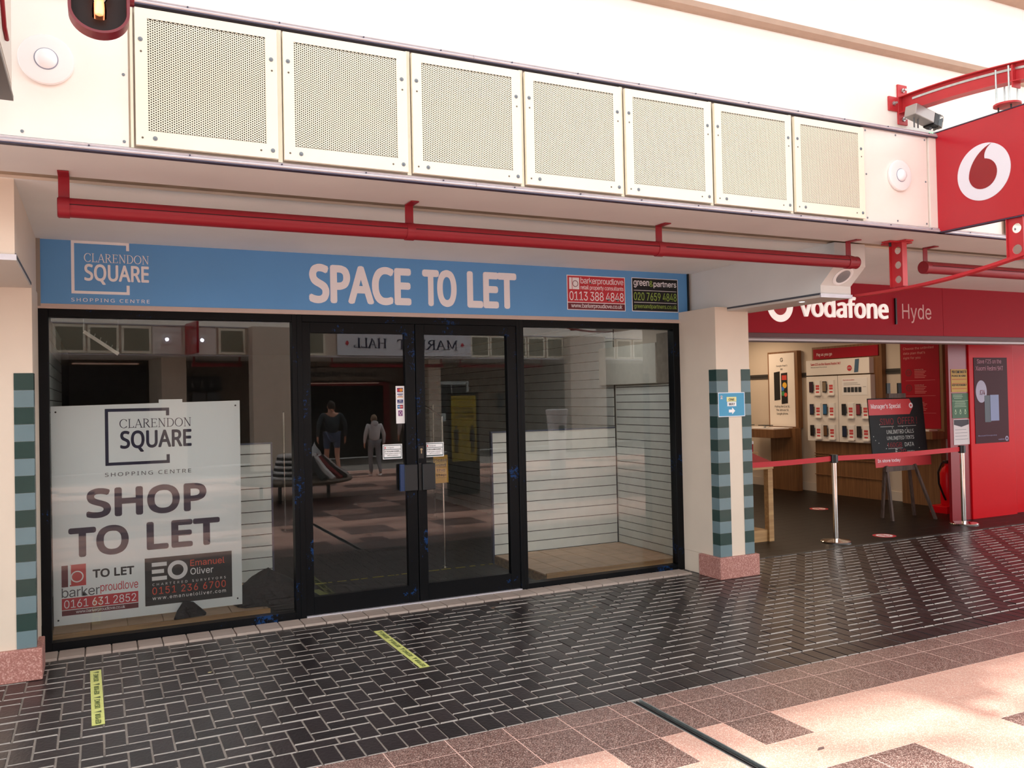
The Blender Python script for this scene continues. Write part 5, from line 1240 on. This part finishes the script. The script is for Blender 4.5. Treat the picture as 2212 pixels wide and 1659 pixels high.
for x0, kind in [(-.18, 'p'), (.5, 'p'), (1.15, 'b'), (1.93, 'b'), (2.62, 'p'), (4.65, 'p'), (9.62, 'p'), (10.27, 'p'), (10.93, 'p'), (11.6, 'p'), (12.3, 'p'), (14.4, 'p'), (15.1, 'p'), (15.8, 'p'), (16.5, 'p'), (-.85, 'p')]:
    a0, a1 = A(x0+.63), A(x0)
    if kind == 'p':
        near = {-.85: 'third to the left of the lit blank panels', -.18: 'second to the left of the lit blank panels', .5: 'directly left of the lit blank panels', 2.62: 'between the lit blank panels and the wide pale pier', 4.65: 'left of the MARKET HALL sign',
                9.62: 'first', 10.27: 'second', 10.93: 'third', 11.6: 'fourth', 12.3: 'fifth', 14.4: 'first', 15.1: 'second', 15.8: 'third', 16.5: 'fourth'}[x0]
        if 9 < x0 < 13: near += ' to the right of the MARKET HALL sign'
        if x0 > 14: near += ' beyond the broad pale pier'
        t = thing('perforated_panel', 'far side perforated panel, '+near, 'panel', FO_.p(a0, 2.83, 0), 'far side perforated panels')
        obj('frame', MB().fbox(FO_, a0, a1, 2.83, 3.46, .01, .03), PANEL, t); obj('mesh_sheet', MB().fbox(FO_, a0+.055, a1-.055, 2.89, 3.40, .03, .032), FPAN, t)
    else:
        t = thing('blank_panel', 'far side blank panel with a lit disc, %s of the red blade' % ('left' if x0 > 1.5 else 'right'), 'panel', FO_.p(a0, 2.83, 0))
        obj('plate', MB().fbox(FO_, a0, a1, 2.83, 3.46, .005, .015), BLANKM, t)
        c = FO_.p(A({1.15: 1.46, 1.93: 2.24}[x0]), 3.16, .015)
        obj('disc_rim', MB().lathe(c, FO_.n, [(0, .11), (.02, .11), (.026, .05)], 28), WHITE, t, smooth=True); obj('lamp', MB().lathe(c, FO_.n, [(.02, .045), (.05, .035), (.06, .004)], 20), mat('lamp_far', '#ffffff', .3, emit='#e8ecff', es=45), t, smooth=True)
bl = thing('blade_sign', 'dark red edge-on projecting sign on the far side of the mall', 'sign', FO_.p(A(1.85), 2.8, 0))
obj('board', MB().fbox(FO_, A(1.90), A(1.85), 2.80, 3.52, .05, 1.1), SIGNR, bl)
mh = thing('hall_sign', 'white MARKET HALL sign with red diamonds on the far side of the mall', 'sign', FO_.p(A(7.6), 2.83, 0))
obj('board', MB().fbox(FO_, A(9.60), A(5.60), 2.84, 3.46, .03, .06), mat('hall_white', '#e8eaf2', .4), mh)
serif('MARKET', FO_, A(9.17), A(7.27), 3.03, 3.28, .06, .036, NAVY, mh, th=.01); serif('HALL', FO_, A(6.98), A(6.03), 3.05, 3.29, .06, .036, NAVY, mh, th=.01)
for xx in (5.86, 9.32): obj('diamond', MB().prism(FO_, [(A(xx)-.055, 3.16), (A(xx), 3.095), (A(xx)+.055, 3.16), (A(xx), 3.225)], .06, .07), REDP, mh)
for (x0, x1, lab) in ((2.12, 3.3, 'far side red tube over the white icons fascia'), (5.6, 8.97, 'far side red tube over the market entrance'), (9.5, 12.5, 'far side red tube over the notice boards')):
    t = thing('awning_tube', lab, 'tube', FO_.p(A(x0), 2.6, -.4)); obj('tube', MB().cyl(FO_.p(A(x0), 2.60, -.45), FO_.p(A(x1), 2.60, -.45), .05, n=14), RED, t, smooth=True)
    for xx in (x0+.05, x1-.05): obj('hanger', MB().fbox(FO_, A(xx)-.025, A(xx)+.025, 2.62, 2.8, -.455, -.445), RED, t)
# market entrance
en = thing('market_entrance', 'dark market hall entrance in a red frame, reflected in the doors', 'entrance', FO_.p(A(6.9), 0, -2.5))
obj('opening', MB().fbox(FO_, A(8.2), A(5.25), 0, 2.15, -2.62, -2.56), DARK, en)
obj('frame', MB().fbox(FO_, A(5.42), A(5.2), 0, 2.2, -2.6, -2.5).fbox(FO_, A(8.3), A(8.1), 0, 2.2, -2.6, -2.5).fbox(FO_, A(8.3), A(5.2), 2.1, 2.2, -2.6, -2.5), RED, en)
obj('header', MB().fbox(FO_, A(8.6), A(5.25), 2.25, 2.62, -2.6, -2.54), mat('header_grey', '#8e877e', .6), en); text('Indoor Market', FO_, A(7.9), A(5.7), 2.36, 2.52, -2.54, BLACKP, en, bold=.02, th=.01)
obj('light_strip', MB().fbox(FO_, A(7.9), A(5.6), 2.16, 2.18, -2.5, -2.4), mat('strip_far', '#ffffff', .4, emit='#ffcfae', es=1.5), en)
# dark shop with orange lit soffit strip
dsf = thing('dark_shopfront', 'dark unlit shopfront with a warm lit strip, reflected in the left window', 'shopfront', FO_.p(A(.5), 0, -2.4))
obj('glazing', MB().fbox(FO_, A(1.48), A(-1.5), 0, 2.05, -2.55, -2.4), mat('far_dark_glass', '#0c0d10', .2), dsf); obj('fascia', MB().fbox(FO_, A(1.48), A(-1.5), 2.05, 2.65, -2.55, -2.35), mat('far_fascia', '#101218', .5), dsf)
obj('lit_strip', MB().fbox(FO_, A(1.3), A(-.2), 2.68, 2.72, -2.35, -2.3), mat('warm_strip', '#ffffff', .4, emit='#ff9a50', es=.8), dsf)
ic = thing('takeaway_front', 'navy shopfront with white food icons and menu boards, far side', 'shopfront', FO_.p(A(2.7), 0, -2.4))
obj('fascia', MB().fbox(FO_, A(3.35), A(2.15), 2.0, 2.38, -2.5, -2.4), mat('icon_navy', '#1a2430', .5), ic)
for k, xx in enumerate((2.35, 2.6, 2.85, 3.08)): obj('icon', MB().fbox(FO_, A(xx)-.05, A(xx)+.05, 2.08, 2.12, -2.4, -2.38).prism(FO_, [(A(xx)-.03, 2.12), (A(xx)+.03, 2.12), (A(xx)+(.0 if k % 2 else .02), 2.28), (A(xx)-.02, 2.28)], -2.4, -2.38), mat('icon_white', '#9aa0a4', .5), ic)
for k in range(3): obj('menu_board', MB().fbox(FO_, A(2.55+k*.38), A(2.22+k*.38), 1.5, 1.95, -2.45, -2.4), mat('menu_grey', '#77808a', .5), ic)
obj('wall_panel', MB().fbox(FO_, A(3.3), A(2.15), 0, 1.4, -2.5, -2.42), mat('icon_grey', '#59564f', .6), ic)
for x0, x1, lab in ((1.53, 2.1, 'cream pier reflected above the letting poster'), (3.32, 4.5, 'wide pale pier reflected at the right of the left window'), (4.75, 5.2, 'cream pier left of the market entrance'), (12.95, 14.35, 'broad pale wall pier reflected in the right window'), (8.75, 9.15, 'narrow cream pier right of the market entrance')):
    t = tag(obj('pier', MB().fbox(FO_, A(x1), A(x0), 0, 3.5, .035, .35) if x0 in (12.95, 3.32) else MB().fbox(FO_, A(x1), A(x0), 0, 2.795, -2.3, -.9), CREAM), lab, 'pier')
nb = thing('notice_board', 'wide notice board with papers under a grey sill, far side', 'board', FO_.p(A(10.2), 1, -2.4))
obj('frame', MB().fbox(FO_, A(11.0), A(9.42), .95, 2.2, -2.55, -2.4), STEEL, nb)
for k, (a, b, z0, z1, c) in enumerate(((9.5, 9.9, 1.7, 2.1, '#8a8f92'), (9.95, 10.35, 1.2, 2.1, '#26303a'), (10.4, 10.9, 1.1, 2.1, '#3a4248'), (9.5, 9.9, 1.05, 1.6, '#6a6c68'))): obj('paper', MB().fbox(FO_, A(b), A(a), z0, z1, -2.4, -2.38), mat('nb_%d' % k, c, .6), nb)
for xx, lab in ((12.2, 'dark poster panel nearer the pale pier, far side'), (12.6, 'dark slim poster panel next to the pier, far side')):
    t = tag(obj('wall_poster', MB().fbox(FO_, A(xx+.2), A(xx), 1.3, 1.8, -2.58, -2.5), mat('dark_poster', '#3c4046', .5)), lab, 'poster')
# totem
ty = thing('totem_sign', 'yellow distancing totem sign standing in the mall behind the camera', 'sign', (5.67, -7.0, 0))
FT = Fr((0, -6.97, 0), (-1, 0, 0), (0, 0, 1))
obj('body', MB().box(5.38, 5.96, -7.09, -6.99, 0.0, 1.76), FRAMEK, ty, bevel=.006); fc = obj('face', MB().fbox(FT, -5.90, -5.44, .575, 1.70, -.02, 0), YEL, ty)
text('THANK YOU\nFOR SOCIAL\nDISTANCING', FT, -5.86, -5.48, 1.32, 1.50, 0, BLACKP, fc, bold=.02, align='CENTER'); text('2M', FT, -5.71, -5.63, 1.09, 1.13, 0, BLACKP, fc, bold=.02)
text('PLEASE\nKEEP\n2 METRES\nAPART', FT, -5.74, -5.60, .86, 1.02, 0, BLACKP, fc, align='CENTER')
for xx, sk in ((5.52, False), (5.82, True)):
    mb = MB().disc(FT, -xx, 1.165, .028, 0, .002, 18)
    if sk: mb.prism(FT, [(-xx-.035, 1.125), (-xx+.035, 1.125), (-xx+.06, .90), (-xx-.06, .90)], 0, .002)
    else: mb.prism(FT, [(-xx-.045, 1.125), (-xx+.045, 1.125), (-xx+.04, .90), (-xx-.04, .90)], 0, .002)
    mb.fbox(FT, -xx-.03, -xx-.005, .72, .90, 0, .002).fbox(FT, -xx+.005, -xx+.03, .72, .90, 0, .002); obj('figure_icon', mb, BLACKP, fc)
# stall with striped cloth
stl = thing('market_stall', 'low round stall covered with black and red striped goods, behind the camera', 'stall', (3.3, -7.9, 0))
obj('table_top', MB().lathe((3.0, -8.1, .30), (0, 0, 1), [(0, .95), (.04, .97), (.06, .95), (.061, .002)], 40), wood('stall_wood', '#6a5a4c', '#8a7a68', .5, 'X'), stl, smooth=True)
for a in range(4): obj('leg', MB().cyl((3.0+.6*math.cos(a*PI/2+.6), -8.1+.6*math.sin(a*PI/2+.6), 0), (3.0+.6*math.cos(a*PI/2+.6), -8.1+.6*math.sin(a*PI/2+.6), .30), .03, n=10), FRAMEK, stl)
for i in range(9):
    z = .36+i*.045; r = .42-.012*i; obj('striped_bag', MB().lathe((3.05, -8.1, z), (0, 0, 1), [(0, r), (.022, r+.006), (.044, r-.004)], 28), (WHITE, mat('stripe_black', '#15151a', .6))[i % 2], stl, smooth=True)
for i in range(12):
    a = -1.2+i*.22; c0 = V((3.05+.42*math.cos(a), -8.1+.42*math.sin(a), .70)); c1 = V((3.0+.9*math.cos(a), -8.1+.9*math.sin(a), .37))
    obj('striped_cloth', MB().tube([c0, c0.lerp(c1, .5)+V((0, 0, -.03)), c1], [.06, .055, .05], 6), (mat('stripe_red', '#8c1824', .6), WHITE, mat('stripe_black', '#15151a', .6))[i % 3], stl)
bn = thing('litter_bin', 'white tapered litter bin with a dark crest, behind the camera', 'bin', (8.62, -9.0, 0))
obj('body', MB().lathe((8.62, -9.0, 0), (0, 0, 1), [(0, .15), (.9, .19), (1.2, .21), (1.37, .24), (1.39, .20)], 28), WHITE, bn, smooth=True)
obj('crest', MB().fbox(Fr((8.62, -8.80, 0), (-1, 0, 0), (0, 0, 1)), -.06, .06, .9, 1.05, -.01, .005), BLACKP, bn)

# ------------------------------------------------------------------ three passers-by walking away, reflected in the door glass
def skinmesh(name, verts, edges, radii, m, parent, sub=2, root=0):
    me = D.meshes.new(name); o0 = worg(parent); me.from_pydata([tuple(V(v)-o0) for v in verts], edges, [])
    o = D.objects.new('tmp', me); COL.objects.link(o); sm = o.modifiers.new('s', 'SKIN'); sm.use_smooth_shade = True
    me.attributes  # noqa
    lay = me.skin_vertices[0].data if me.skin_vertices else None
    if lay is None:
        bpy.context.view_layer.update(); lay = me.skin_vertices[0].data
    for i, r in enumerate(radii): lay[i].radius = r if isinstance(r, tuple) else (r, r); lay[i].use_root = (i == root)
    ss = o.modifiers.new('u', 'SUBSURF'); ss.levels = sub; ss.render_levels = sub
    bpy.context.view_layer.update()
    m2 = D.meshes.new_from_object(o.evaluated_get(bpy.context.evaluated_depsgraph_get())); D.objects.remove(o)
    m2.materials.clear(); m2.materials.append(m); m2.shade_smooth()
    q = D.objects.new(name, m2); COL.objects.link(q); q.parent = parent; ORG[q.name] = o0; return q
def person(x, y, H, lab, topc, legc, hairc, shorts=False, bag=False, hood=False, step=.12, wide=1.0):
    t = thing('person', lab, 'person', (x, y, 0)); s = H/1.70; w = wide
    P = lambda a, b, c: V((x+a*s, y+b*s, c*s))
    skin = mat('skin', '#c49078', .55)
    base = {'pel': P(0, 0, .95), 'bel': P(0, 0, 1.08), 'che': P(0, .0, 1.28), 'nec': P(0, -.01, 1.44), 'hed': P(0, -.02, 1.52), 'top': P(0, -.02, 1.62),
            'shl': P(-.17*w, 0, 1.38), 'ell': P(-.25*w, .04, 1.12), 'wrl': P(-.24*w, -.08, .90), 'hal': P(-.24*w, -.11, .83),
            'shr': P(.17*w, 0, 1.38), 'elr': P(.25*w, .04, 1.12), 'wrr': P(.25*w, -.02, .88), 'har': P(.25*w, -.04, .81),
            'hpl': P(-.09*w, 0, .90), 'knl': P(-.10, -step*.7, .50), 'anl': P(-.10, -step+.10, .09), 'tol': P(-.11, -step-.06, .035),
            'hpr': P(.09*w, 0, .90), 'knr': P(.10, step*.3, .50), 'anr': P(.10, step+.10, .11), 'tor': P(.11, step-.05, .04)}
    order = list(base); ix = {k: i for i, k in enumerate(order)}
    E_ = [('pel', 'bel'), ('bel', 'che'), ('che', 'nec'), ('nec', 'hed'), ('hed', 'top'), ('che', 'shl'), ('shl', 'ell'), ('ell', 'wrl'), ('wrl', 'hal'), ('che', 'shr'), ('shr', 'elr'), ('elr', 'wrr'), ('wrr', 'har'),
          ('pel', 'hpl'), ('hpl', 'knl'), ('knl', 'anl'), ('anl', 'tol'), ('pel', 'hpr'), ('hpr', 'knr'), ('knr', 'anr'), ('anr', 'tor')]
    R = {'pel': .12, 'bel': .11, 'che': .12, 'nec': .055, 'hed': .085, 'top': .075, 'shl': .055, 'ell': .04, 'wrl': .026, 'hal': .03, 'shr': .055, 'elr': .04, 'wrr': .026, 'har': .03,
         'hpl': .085, 'knl': .055, 'anl': .036, 'tol': .03, 'hpr': .085, 'knr': .055, 'anr': .036, 'tor': .03}
    vs = [base[k] for k in order]; rd = [R[k]*s for k in order]; ed = [(ix[a], ix[b]) for a, b in E_]
    for h, sx in (('hal', 1), ('har', -1)):           # five fingers on each hand
        hp = base[h]
        for k in range(5):
            if k == 0: f1_, f2_ = hp+V((.0, -.035, -.01))*s, hp+V((.0, -.05, -.04))*s
            else: f1_, f2_ = hp+V((.006*sx, -.025+.016*k, -.05+.004*abs(k-2)))*s, hp+V((.014*sx, -.028+.016*k, -.088+.006*abs(k-2)))*s
            vs += [f1_, f2_]; rd += [.009*s, .007*s]; n_ = len(vs); ed += [(ix[h], n_-2), (n_-2, n_-1)]
    skinmesh('body', vs, ed, rd, skin, t)
    def sub(keys, extra, nm, m, ad=.012, cut=None):
        ks = [k for k in order if k in keys]; jx = {k: i for i, k in enumerate(ks)}
        v_ = [base[k] if not (cut and k in cut) else base[k].lerp(base[cut[k][0]], cut[k][1]) for k in ks]
        return skinmesh(nm, v_, [(jx[a], jx[b]) for a, b in E_ if a in jx and b in jx], [(R[k]+ad+extra.get(k, 0))*s for k in ks], m, t)
    sub(('pel', 'bel', 'che', 'shl', 'ell', 'wrl', 'shr', 'elr', 'wrr', 'nec'), {'pel': .02, 'bel': .03, 'che': .02, 'nec': -.0}, 'top', topc, .014, {'nec': ('che', .35)})
    if shorts:
        sub(('pel', 'hpl', 'knl', 'hpr', 'knr'), {}, 'shorts', legc, .016, {'knl': ('hpl', .25), 'knr': ('hpr', .25)})
    else:
        sub(('pel', 'hpl', 'knl', 'anl', 'hpr', 'knr', 'anr'), {}, 'trousers', legc, .012)
    for a, b in (('anl', 'tol'), ('anr', 'tor')):
        p, q_ = base[a], base[b]; obj('shoe', MB().ell((p+q_)/2+V((0, 0, -.025*s)), .045*s, .12*s, .04*s), WHITE, t, smooth=True)
    hd = base['hed']+V((0, 0, .035*s))
    obj('head', MB().ell(hd, .078*s, .095*s, .115*s, 20, 12), skin, t, smooth=True)
    obj('hair', MB().ell(hd+V((0, .018*s, .022*s)), .086*s, .096*s, .108*s, 20, 12), hairc, t, smooth=True)
    for sx in (-1, 1):
        obj('ear', MB().ell(hd+V((.082*s*sx, .005*s, -.01*s)), .01*s, .018*s, .028*s, 10, 6), skin, t, smooth=True)
        obj('eye', MB().ell(hd+V((.03*s*sx, -.088*s, .005*s)), .011*s, .008*s, .008*s, 10, 6), WHITE, t, smooth=True)
    obj('nose', MB().ell(hd+V((0, -.10*s, -.02*s)), .012*s, .018*s, .022*s, 10, 6), skin, t, smooth=True)
    obj('mouth', MB().ell(hd+V((0, -.088*s, -.058*s)), .024*s, .008*s, .007*s, 10, 6), mat('lip', '#9a5048', .5), t, smooth=True)
    if hood: obj('hood', MB().ell(base['nec']+V((0, .07*s, .0)), .10*s, .05*s, .08*s, 16, 8), topc, t, smooth=True)
    if bag:
        b = base['hal']+V((-.07, -.0, -.33)); 
        bg_ = thing('carrier_bag', 'white plastic carrier bag held by the taller person', 'bag', tuple(b))
        obj('pouch', MB().lathe(b, (0, 0, 1), [(-.16, .06), (-.15, .13), (-.02, .17), (.10, .12), (.20, .04), (.25, .02)], 16), mat('bag_white', '#cfd6da', .4), bg_, smooth=True)
        obj('handle', MB().tube([b+V((0, .03, .22)), b+V((0, .01, .29)), b+V((0, -.03, .22))], .006, 6), mat('bag_white', '#cfd6da', .4), bg_)
    return t
person(5.42, -11.45, 1.36, 'child in a pale hoodie and grey trousers walking away', mat('hoodie', '#d5d3d6', .8), mat('joggers', '#85868c', .8), mat('hair_fair', '#8a7460', .8), hood=True, step=.10, wide=1.05)
person(4.55, -11.7, 1.68, 'tall person in a dark top and blue shorts carrying a white bag', mat('dark_top', '#22303a', .8), mat('blue_shorts', '#3a4a6a', .8), mat('hair_dark', '#2a211c', .8), shorts=True, bag=True, wide=1.2)
person(6.35, -11.8, 1.62, 'person in a pale shirt and black trousers beside the child', mat('pale_shirt', '#bfb8ba', .8), mat('black_trousers', '#18181c', .8), mat('hair_dark', '#2a211c', .8))

# ------------------------------------------------------------------ unseen roof over the mall: margins and beams, some added to shape sunlight
RM = mat('roof_white', '#efe9e2', .6)
rf = struct('ceiling_roof', MB().box(-9, 26, -3.2, -1.6, 6.6, 6.75), RM, label='white roof margin above the upper wall', cat='ceiling')
obj('sun_block_deck', MB().box(-9, 26, -10.2, -5.35, 7.95, 8.1), RM, rf)  # unseen deck added to keep sun off the far floor
obj('ridge_beam', MB().box(-9, 26, -6.2, -5.9, 7.6, 7.9), RM, rf)
for k in range(18):
    x = -8+k*1.9; obj('rafter', MB().tube([(x, -3.1, 6.68), (x, -6.05, 7.7), (x, -12.5, 6.7)], .055, 4), RM, rf)
for y, z in ((-3.30, 6.72), (-3.62, 6.85), (-4.35, 7.1), (-4.95, 7.3)): obj('streak_purlin', MB().tube([(-9, y, z), (26, y, z)], .055, 4), RM, rf)  # added bars that thin the sun into streaks on the floor
for k in range(18):
    x = -8+k*1.9; obj('streak_brace', MB().tube([(x, -3.15, 6.72), (x+1.9, -4.15, 7.04)], .07, 4), RM, rf); obj('streak_brace', MB().tube([(x, -4.05, 7.0), (x+1.9, -4.7, 7.25)], .06, 4), RM, rf)  # added diagonals, slanted to cast sloping streaks on the floor
